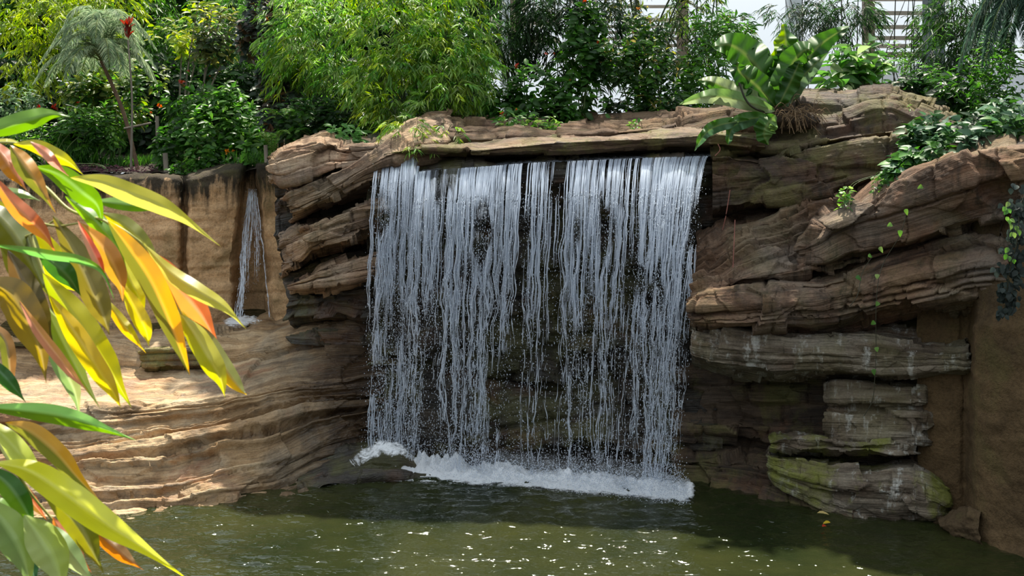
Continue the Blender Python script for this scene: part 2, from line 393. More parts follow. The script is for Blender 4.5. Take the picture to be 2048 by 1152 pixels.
# --- sunny terrace on the left, stepping down into the pool
R('rock_terrace', [
  [(-200, 630, 17.5), (300, 632, 17.5), (560, 630, 17.3), (650, 600, 16.6), (770, 600, 15.9)],
  [(-200, 652, 16.9), (300, 655, 16.8), (560, 652, 16.4), (650, 628, 16.0), (770, 635, 15.55)],
  [(-200, 688, 16.3), (150, 690, 16.2), (280, 700, 15.9), (400, 693, 15.8), (480, 688, 15.7), (600, 660, 15.6), (770, 655, 15.4)],
  [(-200, 706, 16.2), (280, 736, 15.72), (410, 740, 15.6), (500, 715, 15.5), (640, 690, 15.4), (770, 690, 15.3)],
  [(-200, 838, 14.15), (60, 830, 14.15), (196, 819, 14.25), (299, 816, 14.3), (384, 803, 14.4), (474, 790, 14.6), (560, 770, 14.9), (770, 742, 15.15)],
  [(-200, 862, 14.1), (60, 856, 14.08), (196, 843, 14.16), (299, 838, 14.22), (384, 825, 14.32), (474, 808, 14.52), (560, 790, 14.82), (770, 765, 15.1)],
  [(-200, 905, 13.9), (128, 899, 13.9), (256, 886, 13.95), (427, 852, 14.2), (504, 826, 14.45), (600, 800, 14.75), (770, 790, 15.05)],
  [(-200, 950, 13.6), (154, 937, 13.65), (299, 927, 13.72), (427, 905, 13.9), (534, 885, 14.15), (620, 850, 14.6), (770, 822, 15.0)],
  [(-200, 1005, 13.3), (192, 994, 13.35), (299, 987, 13.42), (384, 977, 13.5), (495, 945, 13.75), (576, 924, 14.05), (660, 885, 14.5), (770, 868, 14.95)],
  [(-200, 1030, 13.1), (213, 1018, 13.17), (367, 1010, 13.28), (448, 996, 13.5), (560, 972, 13.85), (640, 943, 14.3), (770, 925, 14.85)],
  [(-200, 1075, 12.6), (213, 1065, 12.8), (367, 1058, 12.9), (448, 1045, 13.1), (560, 1010, 13.5), (640, 985, 13.9), (770, 960, 14.7)]],
  [8, 12, 12, 44, 20, 28, 30, 34, 18, 14], 460, m_ochre, 'broad sunlit ochre rock terrace stepping down into the pool at left',
  seed=3, strata=[.12, .15, .8, .10, 1., .5, 1.2, .9, 1.2, .6], amp=.085, block=0, big=.13, fine=.04, thick=(.04, .22), gro=.10, smooth=1, jw=(.7, 2.), facet=0.1, fsz=0.7)

R('rock_block', [[(276, 694, 16.3), (460, 684, 16.2)], [(274, 702, 15.75), (290, 697, 15.6), (400, 692, 15.5), (440, 694, 15.5), (462, 700, 15.7)], [(276, 734, 15.7), (292, 736, 15.52), (400, 734, 15.42), (440, 728, 15.42), (462, 724, 15.65)], [(280, 744, 15.9), (460, 736, 15.9)]], [8, 22, 6], 140, m_step,
  'dark damp block forming a step on the sunny terrace', seed=34, amp=.02, block=.02, big=.05, thick=(.05, .15), gro=.03, facet=.15, fsz=.3)
# --- left cliff
R('cliff_rock', [
  [(540, 345, 16.6), (780, 300, 16.2)], [(545, 360, 16.1), (780, 305, 15.8)], [(550, 450, 16.1), (780, 400, 15.8)], [(560, 545, 16.1), (780, 500, 15.7)],
  [(575, 600, 15.6), (650, 590, 15.35), (780, 580, 15.2)], [(575, 640, 15.75), (650, 625, 15.5), (780, 640, 15.3)], [(585, 690, 15.6), (780, 690, 15.2)]], [4, 24, 24, 20, 20, 16], 130, m_wet,
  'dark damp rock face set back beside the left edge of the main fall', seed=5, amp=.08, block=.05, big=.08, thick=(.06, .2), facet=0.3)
R('rock_slab', [
  [(535, 318, 16.4), (600, 285, 16.5), (660, 275, 16.5), (790, 262, 16.5)], [(530, 312, 15.9), (562, 294, 15.8), (600, 278, 15.8), (655, 265, 15.7), (690, 283, 15.6), (790, 290, 15.5)],
  [(529, 322, 15.4), (562, 303, 15.2), (600, 290, 15.1), (655, 280, 15.05), (690, 292, 15.0), (790, 285, 14.95)],
  [(534, 350, 15.4), (565, 370, 15.1), (610, 360, 15.0), (680, 336, 14.95), (790, 310, 14.9)], [(540, 362, 15.9), (600, 372, 15.8), (790, 330, 15.6)]], [8, 8, 44, 10], 170, m_cliffL,
  'brown layered boulder crowning the cliff left of the main fall', seed=6, amp=.04, block=.015, big=.07, thick=(.05, .14), endround=.25, facet=0.16, fsz=0.45)
R('rock_slab', [
  [(572, 378, 15.9), (640, 352, 15.8), (700, 320, 15.8), (850, 226, 16.2), (900, 222, 16.4)], [(571, 390, 15.25), (640, 362, 14.98), (700, 326, 14.9), (760, 285, 15.0), (820, 246, 15.4), (850, 236, 15.7), (900, 240, 15.8)],
  [(573, 410, 15.15), (640, 385, 14.9), (700, 352, 14.8), (770, 312, 14.75), (835, 290, 14.95), (900, 282, 15.2)],
  [(578, 432, 15.2), (602, 426, 15.05), (650, 400, 14.95), (700, 376, 14.9), (760, 360, 14.9), (835, 345, 15.1), (900, 340, 15.3)], [(582, 446, 16.2), (650, 416, 16.0), (900, 350, 16.0)]], [8, 14, 34, 8], 200, m_cliffL,
  'long tilted sandstone slab climbing to the top left of the main fall', seed=7, amp=.035, block=.015, big=.07, thick=(.07, .2), endround=.15, facet=0.14, fsz=0.5)
R('rock_slab', [
  [(556, 468, 16.2), (606, 448, 16), (770, 400, 15.8)], [(556, 484, 15.6), (596, 458, 15.12), (612, 455, 14.95), (650, 438, 14.88), (700, 415, 14.85), (745, 404, 14.86), (770, 406, 15.0)],
  [(556, 512, 15.55), (592, 490, 15.15), (614, 480, 14.9), (650, 465, 14.82), (700, 450, 14.78), (745, 436, 14.8), (770, 440, 14.95)],
  [(558, 548, 15.55), (600, 530, 15.15), (618, 506, 14.95), (650, 494, 14.88), (700, 480, 14.85), (745, 464, 14.85), (770, 464, 15.0)], [(562, 556, 16.2), (620, 518, 16.1), (770, 480, 16.0)]], [8, 26, 30, 8], 170, m_cliffL,
  'square-cut pale brown block in the middle of the left cliff', seed=8, amp=.03, block=.045, big=.05, thick=(.06, .18), jw=(.3, .8), endround=.1, facet=0.18, fsz=0.5)
R('rock_slab', [
  [(575, 562, 16.2), (640, 534, 16), (770, 500, 15.8)], [(572, 570, 15.55), (612, 552, 15.05), (640, 534, 14.92), (700, 517, 14.86), (745, 504, 14.86), (770, 504, 14.95)],
  [(574, 575, 15.5), (612, 572, 15.05), (650, 570, 14.92), (700, 562, 14.88), (745, 552, 14.88), (770, 550, 14.95)], [(578, 588, 15.9), (650, 586, 15.5), (770, 566, 15.4)]], [8, 40, 8], 150, m_cliffL,
  'lowest thin brown slab jutting out of the left cliff above the wet rocks', seed=9, amp=.035, block=.03, big=.05, thick=(.05, .14), endround=.15, facet=0.15, fsz=0.4)

# --- cliff the water falls over
R('waterfall_cliff', [
  [(735, 280, 16.3), (840, 285, 16.3), (1100, 280, 16.2), (1445, 270, 16.0)], [(735, 326, 15.5), (840, 332, 15.5), (1100, 320, 15.4), (1445, 308, 15.2)],
  [(735, 338, 15.08), (840, 346, 14.97), (1100, 332, 14.87), (1300, 324, 14.72), (1445, 320, 14.62)], [(735, 370, 15.14), (840, 372, 15.02), (1100, 360, 14.92), (1445, 350, 14.70)],
  [(735, 440, 15.25), (900, 450, 15.25), (1100, 440, 15.15), (1445, 440, 14.9)], [(735, 540, 15.35), (900, 545, 15.3), (1100, 540, 15.3), (1445, 540, 14.85)],
  [(735, 620, 15.2), (900, 610, 14.95), (1100, 620, 15.05), (1250, 610, 15.0), (1445, 640, 14.75)], [(735, 690, 15.2), (900, 680, 15.0), (1100, 700, 15.1), (1445, 700, 14.75)],
  [(735, 750, 15.3), (900, 720, 15.4), (1000, 760, 15.5), (1120, 780, 15.4), (1445, 760, 14.9)], [(735, 800, 15.1), (950, 830, 15.1), (1120, 800, 14.9), (1445, 790, 14.6)],
  [(735, 870, 14.95), (950, 890, 14.95), (1120, 860, 14.8), (1445, 870, 14.5)], [(735, 935, 14.9), (950, 945, 14.8), (1120, 940, 14.75), (1445, 950, 14.4)], [(735, 985, 14.8), (1445, 1010, 14.2)]],
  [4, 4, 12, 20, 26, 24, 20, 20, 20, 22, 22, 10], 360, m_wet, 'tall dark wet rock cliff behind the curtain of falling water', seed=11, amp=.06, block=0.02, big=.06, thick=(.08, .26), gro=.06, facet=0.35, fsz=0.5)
R('rock_slab', [
  [(790, 268, 17), (850, 225, 17.2), (1270, 228, 17.4), (1530, 205, 17)], [(790, 276, 15.6), (850, 238, 16.1), (960, 240, 16.2), (1270, 245, 16.1), (1400, 226, 15.7), (1480, 215, 15.5), (1530, 222, 15.4)],
  [(790, 284, 15.3), (870, 256, 15.65), (960, 258, 15.7), (1270, 255, 15.6), (1400, 240, 15.3), (1530, 240, 15.0)], [(790, 300, 15.2), (870, 274, 15.4), (960, 281, 15.4), (1130, 276, 15.35), (1270, 262, 15.25), (1400, 258, 15.0), (1530, 262, 14.75)],
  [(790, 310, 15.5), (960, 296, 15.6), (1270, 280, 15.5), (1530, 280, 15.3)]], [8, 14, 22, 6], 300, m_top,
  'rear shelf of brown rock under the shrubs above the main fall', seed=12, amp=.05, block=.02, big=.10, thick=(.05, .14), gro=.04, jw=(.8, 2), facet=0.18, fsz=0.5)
R('rock_slab', [
  [(768, 302, 15.4), (840, 290, 15.5), (960, 288, 15.5), (1100, 270, 15.5), (1300, 256, 15.3), (1530, 252, 15.1)], [(768, 305, 15.0), (840, 293, 15.0), (960, 295, 15.0), (1100, 275, 15.0), (1300, 262, 14.9), (1430, 260, 14.75), (1530, 264, 14.6)],
  [(768, 308, 14.82), (840, 297, 14.85), (960, 301, 14.78), (1100, 284, 14.7), (1300, 274, 14.6), (1430, 270, 14.5), (1530, 276, 14.4)], [(768, 312, 14.85), (840, 301, 14.9), (960, 309, 14.82), (1100, 306, 14.74), (1200, 304, 14.7), (1300, 298, 14.62), (1430, 288, 14.52), (1530, 300, 14.4)],
  [(768, 318, 15.6), (960, 314, 15.5), (1200, 312, 15.4), (1530, 308, 15.2)]], [8, 8, 22, 10], 320, m_topmoss,
  'long log-like rock overhang bridging the top of the main fall', seed=13, amp=.022, block=0, big=.045, fine=.015, thick=(.04, .1), gro=.02, facet=0.12, fsz=0.4)

# --- right side
R('cliff_rock', [
  [(1420, 225, 16.6), (1600, 190, 16.6), (1780, 170, 16.4), (1930, 215, 16)], [(1420, 246, 15.5), (1480, 222, 15.4), (1560, 200, 15.4), (1640, 197, 15.3), (1700, 195, 15.2), (1780, 178, 15.1), (1830, 200, 15.0), (1930, 245, 14.7)],
  [(1420, 270, 15.0), (1560, 235, 14.95), (1640, 228, 14.9), (1700, 222, 14.8), (1780, 210, 14.7), (1830, 225, 14.6), (1930, 258, 14.2)], [(1420, 305, 14.65), (1500, 300, 14.6), (1600, 294, 14.5), (1700, 275, 14.35), (1800, 262, 14.2), (1930, 280, 13.9)],
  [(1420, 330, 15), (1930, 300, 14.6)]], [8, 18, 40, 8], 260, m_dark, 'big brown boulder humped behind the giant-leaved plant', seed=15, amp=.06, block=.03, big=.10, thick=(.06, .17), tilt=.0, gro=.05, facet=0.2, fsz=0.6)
R('cliff_rock', [
  [(1425, 300, 15.0), (1650, 284, 14.8), (1930, 262, 14.4)], [(1425, 310, 14.42), (1500, 303, 14.38), (1650, 290, 14.2), (1800, 268, 14.0), (1930, 264, 13.8)],
  [(1425, 360, 14.36), (1650, 340, 14.1), (1930, 300, 13.75)], [(1425, 420, 14.35), (1480, 420, 14.3), (1560, 404, 14.2), (1640, 388, 14.05), (1780, 342, 13.85), (1930, 315, 13.75)], [(1425, 436, 15), (1640, 405, 14.8), (1930, 335, 14.4)]],
  [8, 24, 24, 8], 240, m_dark, 'blocky dark rock band beside the top right of the main fall', seed=16, amp=.035, block=.06, big=.10, thick=(.16, .5), jw=(.5, 1.6), gro=.03, facet=0.28, fsz=0.5)
R('cliff_rock', [
  [(1392, 440, 15.2), (1560, 405, 14.9), (1780, 350, 14.6)], [(1392, 492, 14.45), (1480, 452, 14.3), (1580, 422, 14.1), (1780, 365, 13.9)], [(1390, 540, 14.1), (1480, 500, 13.95), (1580, 475, 13.8), (1780, 430, 13.5)],
  [(1384, 596, 13.75), (1480, 562, 13.6), (1600, 545, 13.45), (1780, 505, 13.25)], [(1384, 620, 14.4), (1780, 540, 13.9)]], [8, 34, 40, 8], 260, m_red,
  'thin reddish rock beds fanning out from the right edge of the main fall', seed=17, amp=.10, block=.03, big=.08, thick=(.05, .14), gro=.07, tilt=.12, facet=0.25, fsz=0.4)
R('boulder', [
  [(1618, 462, 14.2), (1700, 385, 14.2), (1760, 350, 14.2), (1880, 305, 13.8), (2120, 255, 13.2), (2330, 215, 12.0)], [(1612, 475, 13.55), (1642, 432, 13.3), (1690, 398, 13.2), (1760, 376, 13.05), (1880, 331, 12.6), (1950, 306, 12.3), (2120, 276, 11.7), (2330, 235, 10.8)],
  [(1606, 500, 13.5), (1650, 460, 13.15), (1690, 440, 13.05), (1760, 420, 12.95), (1880, 380, 12.5), (1950, 355, 12.2), (2120, 330, 11.6), (2330, 300, 10.7)], [(1610, 522, 13.5), (1640, 530, 13.22), (1700, 508, 13.1), (1760, 498, 13.0), (1850, 476, 12.7), (1950, 448, 12.35), (2120, 410, 11.75), (2330, 390, 10.9)],
  [(1616, 542, 14), (1760, 530, 13.6), (2120, 440, 12.6), (2330, 420, 11.6)]], [10, 26, 40, 10], 360, m_red, 'biggest red-brown boulder, leaning out high on the right bank', seed=18, amp=.05, block=0.02, big=.12, thick=(.1, .3), gro=.05, jw=(.5, 1.6), endround=.15, facet=0.22, fsz=0.8)
R('rock_slab', [
  [(1384, 580, 14.3), (1480, 556, 14.2), (1620, 540, 14.0), (1750, 490, 13.7), (1880, 455, 13.3), (2030, 430, 12.8)], [(1384, 594, 13.6), (1480, 574, 13.48), (1560, 570, 13.35), (1640, 558, 13.25), (1720, 535, 13.15), (1780, 512, 13.05), (1850, 490, 12.85), (1960, 458, 12.5), (2030, 448, 12.25)],
  [(1382, 616, 13.5), (1480, 610, 13.35), (1560, 606, 13.22), (1640, 600, 13.1), (1720, 582, 13.0), (1780, 560, 12.9), (1850, 545, 12.7), (1960, 520, 12.35), (2030, 515, 12.1)],
  [(1384, 642, 13.55), (1480, 649, 13.42), (1560, 653, 13.3), (1620, 656, 13.2), (1700, 646, 13.1), (1770, 626, 13.0), (1850, 606, 12.8), (1960, 594, 12.45), (2030, 590, 12.2)], [(1386, 660, 14.2), (1620, 676, 13.9), (1770, 660, 13.7), (2030, 620, 13.1)]], [10, 26, 34, 10], 340, m_red,
  'long red-brown slab under the biggest boulder, hung with a thin vine', seed=19, amp=.04, block=.03, big=.08, thick=(.06, .2), gro=.05, endround=.12, facet=0.22, fsz=0.6)
R('rock_slab', [
  [(1382, 640, 14.3), (1600, 655, 14.0), (1945, 650, 13.2)], [(1382, 656, 13.6), (1480, 664, 13.5), (1580, 672, 13.4), (1640, 676, 13.35), (1760, 682, 13.2), (1860, 688, 13.0), (1945, 696, 12.75)],
  [(1380, 690, 13.5), (1480, 700, 13.35), (1580, 706, 13.22), (1640, 706, 13.15), (1760, 712, 13.02), (1860, 714, 12.85), (1945, 716, 12.6)],
  [(1383, 714, 13.58), (1450, 738, 13.45), (1550, 748, 13.32), (1650, 738, 13.25), (1750, 745, 13.12), (1800, 748, 13.05), (1870, 742, 12.9), (1945, 733, 12.7)], [(1386, 738, 14.4), (1550, 766, 14.1), (1945, 750, 13.3)]], [8, 26, 28, 10], 320, m_pale,
  'pale overhanging slab with white lime stains above the dark recess', seed=20, amp=.022, block=0, big=.06, thick=(.05, .13), gro=.03, endround=.12, facet=0.22, fsz=0.5)
R('cliff_rock', [
  [(1340, 590, 15.0), (1600, 600, 14.4), (1960, 570, 13.4)], [(1340, 700, 14.9), (1600, 690, 14.2), (1960, 690, 13.2)], [(1340, 780, 14.8), (1480, 780, 14.45), (1640, 780, 14.0), (1800, 780, 13.5), (1960, 780, 13.0)],
  [(1340, 860, 14.5), (1480, 860, 14.25), (1620, 860, 13.85), (1800, 860, 13.45), (1960, 860, 13.0)], [(1340, 885, 14.65), (1480, 880, 14.5), (1620, 900, 14.0), (1800, 900, 13.5), (1960, 900, 13.0)],
  [(1340, 920, 14.35), (1480, 910, 14.1), (1560, 930, 13.75), (1700, 960, 13.5), (1960, 960, 13.0)], [(1340, 955, 14.3), (1460, 960, 13.95), (1560, 985, 13.5), (1660, 1010, 13.15), (1960, 1040, 12.9)], [(1340, 1000, 14.1), (1460, 1010, 13.7), (1660, 1060, 12.9), (1960, 1090, 12.6)]],
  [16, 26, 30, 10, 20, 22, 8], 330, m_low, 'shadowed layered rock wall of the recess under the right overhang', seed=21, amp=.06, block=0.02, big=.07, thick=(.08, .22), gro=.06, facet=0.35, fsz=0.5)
R('rock_block', [
  [(1650, 760, 14), (1860, 762, 13.4)], [(1652, 768, 13.6), (1670, 764, 13.45), (1850, 770, 13.1), (1866, 772, 13.2)], [(1652, 800, 13.6), (1672, 798, 13.42), (1850, 806, 13.05), (1866, 806, 13.2)], [(1656, 815, 13.65), (1674, 818, 13.5), (1846, 816, 13.14), (1866, 816, 13.25)],
  [(1652, 826, 13.5), (1668, 826, 13.32), (1836, 828, 13.0), (1866, 828, 13.15)], [(1654, 884, 13.45), (1668, 884, 13.28), (1836, 890, 12.95), (1866, 892, 13.1)], [(1660, 894, 13.9), (1866, 900, 13.5)]], [4, 20, 8, 8, 34, 6], 140, m_pale,
  'upright pale rock block standing in the shadowed recess', seed=22, amp=.015, block=.02, big=.03, thick=(.1, .3), gro=.02, facet=0.2, fsz=0.3)
R('rock_ledge', [
  [(1542, 872, 14), (1600, 868, 13.9), (1845, 882, 13.4)], [(1540, 882, 13.45), (1560, 876, 13.3), (1600, 874, 13.2), (1700, 880, 13.0), (1800, 884, 12.88), (1830, 886, 12.9), (1845, 890, 13.0)],
  [(1542, 900, 13.45), (1600, 903, 13.22), (1700, 905, 13.0), (1800, 907, 12.88), (1845, 910, 13.0)], [(1546, 908, 13.9), (1845, 916, 13.5)]], [8, 18, 6], 160, m_algae,
  'thin pale ledge forming the upper lip of the dark slot in the right bank', seed=23, amp=.03, block=.02, big=.04, thick=(.03, .07), gro=.03, endround=.1, facet=0.2, fsz=0.3)
R('rock_ledge', [
  [(1536, 906, 14), (1650, 915, 13.9), (1900, 935, 13.3)], [(1536, 912, 13.5), (1590, 914, 13.3), (1650, 926, 13.15), (1740, 938, 12.95), (1815, 936, 12.85), (1860, 950, 12.8), (1900, 985, 12.85)],
  [(1538, 935, 13.5), (1590, 950, 13.25), (1650, 965, 13.0), (1740, 975, 12.8), (1815, 975, 12.7), (1860, 985, 12.7), (1900, 1010, 12.8)],
  [(1540, 965, 13.55), (1590, 990, 13.3), (1650, 1025, 13.05), (1700, 1044, 12.9), (1800, 1048, 12.82), (1860, 1046, 12.8), (1900, 1042, 12.9)], [(1546, 985, 14), (1700, 1062, 13.3), (1900, 1058, 13.2)]], [8, 26, 34, 8], 260, m_algae,
  'rounded white and green algae-stained ledge just above the pool at right', seed=24, amp=.035, block=.015, big=.05, thick=(.04, .11), gro=.035, endround=.1, facet=0.2, fsz=0.4)
def rw(y, d):
    return [(1835, y, 13.2+d), (1905, y, 12.95+d), (1928, y, 12.9+d), (1936, y, 13.0+d), (1944, y, 12.45+d), (1975, y, 12.2+d), (2048, y, 11.85+d), (2400, y, 10.7+d)]
wr = rock('wall_right', [shift(rw(420, .35), lambda a: np.interp(a, [2048, 2120, 2400], [0, -60, -150])), rw(560, .15), rw(700, .05), rw(850, 0), rw(980, -.02), rw(1080, -.1), rw(1190, -.25)], [16, 20, 26, 24, 20, 16], 240, m_mudR, seed=25, amp=.01, block=0, big=.09, fine=.03, gro=0)
wr['kind'] = 'structure'
R('boulder', [[(1880, 1030, 13), (1960, 1020, 12.6)], [(1872, 1050, 12.75), (1900, 1040, 12.5), (1935, 1030, 12.3), (1962, 1040, 12.2)], [(1872, 1075, 12.6), (1910, 1072, 12.3), (1962, 1080, 12.05)], [(1880, 1110, 12.5), (1962, 1120, 12.0)]], [10, 26, 12], 90, m_mudR,
  'knobbly brown stone at the foot of the right-hand wall', seed=26, amp=.05, block=0, big=.12, fine=.05, gro=.02, facet=0.4, fsz=0.25)

# --- ground behind the rocks
m_soil = plain_mat('planting_soil', (.035, .025, .016), .95, .8, 14, .5)
gd = rock('ground_garden', [[(-700, 352, 17.6), (380, 350, 17.6), (560, 340, 17.3), (700, 305, 16.0), (820, 262, 16.2), (1300, 258, 16.2), (1500, 240, 15.9), (1900, 240, 15.4), (2900, 240, 15)],
      [(-700, 330, 19), (380, 330, 19), (1300, 262, 19), (2900, 255, 18)], [(-700, 290, 24), (380, 290, 24), (1300, 262, 24), (2900, 262, 24)], [(-700, 262, 48), (2900, 262, 48)]], [14, 20, 24], 160, m_soil, seed=30, amp=0, block=0, big=.12, fine=.04, gro=0)
gd['kind'] = 'structure'
gb = rock('ground_bank', [[(1770, 378, 13.6), (1800, 366, 13.3), (1900, 326, 12.7), (2060, 296, 12.2), (2900, 270, 10)], [(1770, 360, 14), (1800, 335, 13.9), (1900, 290, 13.6), (2060, 260, 13.2), (2900, 240, 12.5)], [(1770, 300, 15.5), (2900, 240, 15.5)]], [10, 12], 90, m_soil, seed=31, amp=0, block=0, big=.08, fine=.04, gro=0)
gb['kind'] = 'structure'

# the planted terrace the viewer stands on, just out of the picture at lower left
mb = MB(); mb.add([(x, y, z) for x in (-5, -.2) for y in (.6, 3.3) for z in (-.6, 2.85)], [(0, 1, 3, 2), (4, 6, 7, 5), (0, 4, 5, 1), (2, 3, 7, 6), (0, 2, 6, 4), (1, 5, 7, 3)]); o = mb.build('ground_viewing_terrace', m_soil, None, False); o['kind'] = 'structure'

from mathutils.bvhtree import BVHTree
_bv = BVHTree.FromPolygons([v.co[:] for v in gd.data.vertices], [tuple(p.vertices) for p in gd.data.polygons])
def ground(b):
    """stand a plant on the soil below it"""
    if b[1] < 16.6: return b
    h = _bv.ray_cast((b[0], b[1], 9.), (0, 0, -1.))[0]
    return b if h is None else np.array([b[0], b[1], h[2]+.02])
# ================================================================ water
def pool_mat():
    t = NT('pool_water'); pos = t.n('ShaderNodeTexCoord').outputs['Object']
    n = t.noise(pos, .6, 4, .6, .4)
    col = t.ramp(n, [(.35, (.012, .017, .006)), (.65, (.029, .032, .010))])
    h = t.noise(t.mapping(pos, (1, 1.9, 1)), 7, 1.5, .4, 1.5)
    p = t.bsdf(Base_Color=col, Roughness=.05, IOR=1.33, Normal=t.bump(h, .35, .05)); p.inputs['Specular IOR Level'].default_value = .7
    t.l(p.outputs[0], t.out.inputs[0]); return t.m
def white_mat(name, alpha, col=(.72, .80, .95), rough=.25, gloss=.35, tinted=False):
    t = NT(name)
    p = t.bsdf(Base_Color=col, Roughness=rough); p.inputs['Specular IOR Level'].default_value = .6
    gl = t.n('ShaderNodeBsdfGlossy'); gl.inputs['Roughness'].default_value = rough; gl.inputs[0].default_value = (.95, .97, 1, 1)
    tl = t.n('ShaderNodeBsdfTranslucent'); tl.inputs[0].default_value = col+(1,)
    m = t.n('ShaderNodeMixShader'); m.inputs[0].default_value = .35; t.l(p.outputs[0], m.inputs[1]); t.l(tl.outputs[0], m.inputs[2])
    mg = t.n('ShaderNodeMixShader'); mg.inputs[0].default_value = gloss; t.l(m.outputs[0], mg.inputs[1]); t.l(gl.outputs[0], mg.inputs[2]); m = mg
    tr = t.n('ShaderNodeBsdfTransparent'); m2 = t.n('ShaderNodeMixShader'); m2.inputs[0].default_value = alpha
    t.l(tr.outputs[0], m2.inputs[1]); t.l(m.outputs[0], m2.inputs[2]); t.l(m2.outputs[0], t.out.inputs[0])
    if tinted:                                    # clear threads show what is behind them, aerated ones are white
        a = t.n('ShaderNodeVertexColor', layer_name='tint'); sc_ = t.n('ShaderNodeSeparateColor'); t.l(a.outputs[0], sc_.inputs[0]); t.l(sc_.outputs[0], m2.inputs[0])
    return t, m2
m_pool = pool_mat()
m_strand = white_mat('falling_water', .82, (.80, .88, 1.), .12, tinted=True)[0].m
m_drop = white_mat('water_drops', .9, (.80, .88, .99), .12)[0].m
def veil_mat():
    t, m2 = white_mat('water_veil', .5, (.70, .78, .92), .08, .5)
    uv = t.n('ShaderNodeUVMap').outputs['UV']; a = t.n('ShaderNodeVertexColor', layer_name='tint'); s = t.n('ShaderNodeSeparateColor'); t.l(a.outputs[0], s.inputs[0])
    n1_ = t.noise(t.mapping(uv, (38, 1.5, 1)), 1., 4, .6, .6); n2_ = t.noise(t.mapping(uv, (9, 2.2, 1), (4, 4, 0)), 1., 4, .65, .5)
    n3_ = t.noise(t.mapping(uv, (90, 5, 1), (1, 4, 0)), 1., 3, .6, .4)
    x = t.math('ADD', t.math('MULTIPLY', n1_, .55), t.math('ADD', t.math('MULTIPLY', n2_, .45), t.math('MULTIPLY', n3_, .35)))
    x = t.math('ADD', x, t.math('MULTIPLY', t.math('SUBTRACT', s.outputs[0], .5), .55))
    al = t.ramp(x, [(.64, 0.), (.90, .75)]); t.l(al, m2.inputs[0])
    pr = [q for q in t.t.nodes if q.type == 'BSDF_PRINCIPLED'][0]; t.l(t.bump(x, .9, .05), pr.inputs['Normal']); return t.m
m_veil = veil_mat()
def foam_mat():
    t, m2 = white_mat('foam', .9, (.93, .96, 1.), .6, 0.)
    pos = t.n('ShaderNodeTexCoord').outputs['Object']; a = t.n('ShaderNodeVertexColor', layer_name='tint'); s = t.n('ShaderNodeSeparateColor'); t.l(a.outputs[0], s.inputs[0])
    n = t.math('ADD', t.math('MULTIPLY', t.noise(t.mapping(pos, (1, 2.4, 1)), 4, 5, .65, 1.6), .6), t.math('MULTIPLY', t.noise(t.mapping(pos, (1, 1.5, 1)), 22, 4, .6, .8), .4))
    x = t.math('ADD', n, t.math('SUBTRACT', s.outputs[0], .5)); t.l(t.ramp(x, [(.5, 0.), (.68, .93)]), m2.inputs[0]); return t.m
m_foam = foam_mat()

# pool surface, waves dying away from the fall
ny, nx = 420, 460
yy = 1/np.linspace(1/16.2, 1/6.5, ny); xx = np.linspace(-1, 1, nx)
X = xx[:, None]*np.interp(yy, [6, 16], [6, 9])[None]; Y = np.broadcast_to(yy[None], X.shape)
dist = np.abs(Y-np.interp(X, [-2.2, 2.2], [14.6, 13.8])); amp = .019+.03*np.exp(-dist/.5)
q = np.stack([X, Y*1.35, X*0], -1)
Zw = amp*(0.6*fbm(q*2.0+np.stack([.2*fbm(q*1.5, 7), .2*fbm(q*1.5, 8), X*0], -1), 1, 3)+1.1*fbm(q*np.array([5.2, 8., 1])+.5*np.stack([fbm(q*2.5, 17), fbm(q*2.5, 18), X*0], -1), 2, 2))
pool = link('pool_water', mesh_from('pool_water', np.stack([X, Y, Zw], -1), grid_faces(nx, ny), m_pool)); pool['kind'] = 'structure'
bm_ = MB(); bm_.add([(-14, -3, -.6), (14, -3, -.6), (14, 20, -.6), (-14, 20, -.6)], [[0, 1, 2, 3]]); o = bm_.build('ground_pool_bed', m_soil); o['kind'] = 'structure'
up = MB(); ug = np.stack(np.meshgrid(np.linspace(-7.5, -2.6, 120), np.linspace(16.1, 17.9, 70), indexing='ij'), -1)
uz = 1.325+.21*(ug[..., 1]-16.2)+.012*fbm(np.concatenate([ug*5, ug[..., :1]*0], -1), 5, 3)
link('stream_water', mesh_from('stream_water', np.concatenate([ug, uz[..., None]], -1), grid_faces(120, 70), m_pool))['kind'] = 'structure'

# --- main fall
LIP = lambda x: np.interp(x, [755, 834, 838, 870, 960, 1060, 1200, 1320, 1425], [312, 303, 344, 340, 334, 326, 320, 315, 312])
LY = lambda x: np.interp(x, [755, 834, 838, 1100, 1300, 1425], [14.8, 14.78, 14.58, 14.50, 14.4, 14.32])
FOOT = lambda x: np.interp(x, [720, 760, 800, 850, 950, 1060, 1200, 1360], [890, 895, 905, 930, 946, 955, 968, 985])
SH = lambda x: np.interp(x, [755, 840, 960, 1100, 1300, 1400, 1425], [-26, -22, -24, -22, -32, -62, -78])
def fall_path(x0, t, jx=0.):
    """point on the sheet for a lip column x0 (pixels) and drop fraction t"""
    x1 = x0+SH(x0); yl = LIP(x0); yf = FOOT(x1)
    px = x0+(x1-x0)*t**.62+jx; py = yl+(yf-yl)*t
    Yf = EYE*F/(yf-HZ); Yf = np.where(x1 < 830, Yf-.25, Yf); Yl = LY(x0)
    Yd = Yl+(np.minimum(Yf, Yl-.18)-Yl)*(1-np.exp(-t*3.2))/(1-math.exp(-3.2))
    Yd = Yd+.27*np.exp(-(np.maximum(t, 0)/(.055*(1+.45*n1(np.asarray(x0)*.07, 51))))**1.25)                   # the water rounds the lip
    return W(px, py, Yd)
DENS_X = [755, 765, 790, 830, 845, 870, 885, 900, 930, 970, 1000, 1030, 1048, 1062, 1072, 1098, 1106, 1140, 1150, 1195, 1215, 1250, 1280, 1295, 1330, 1370, 1405, 1425]
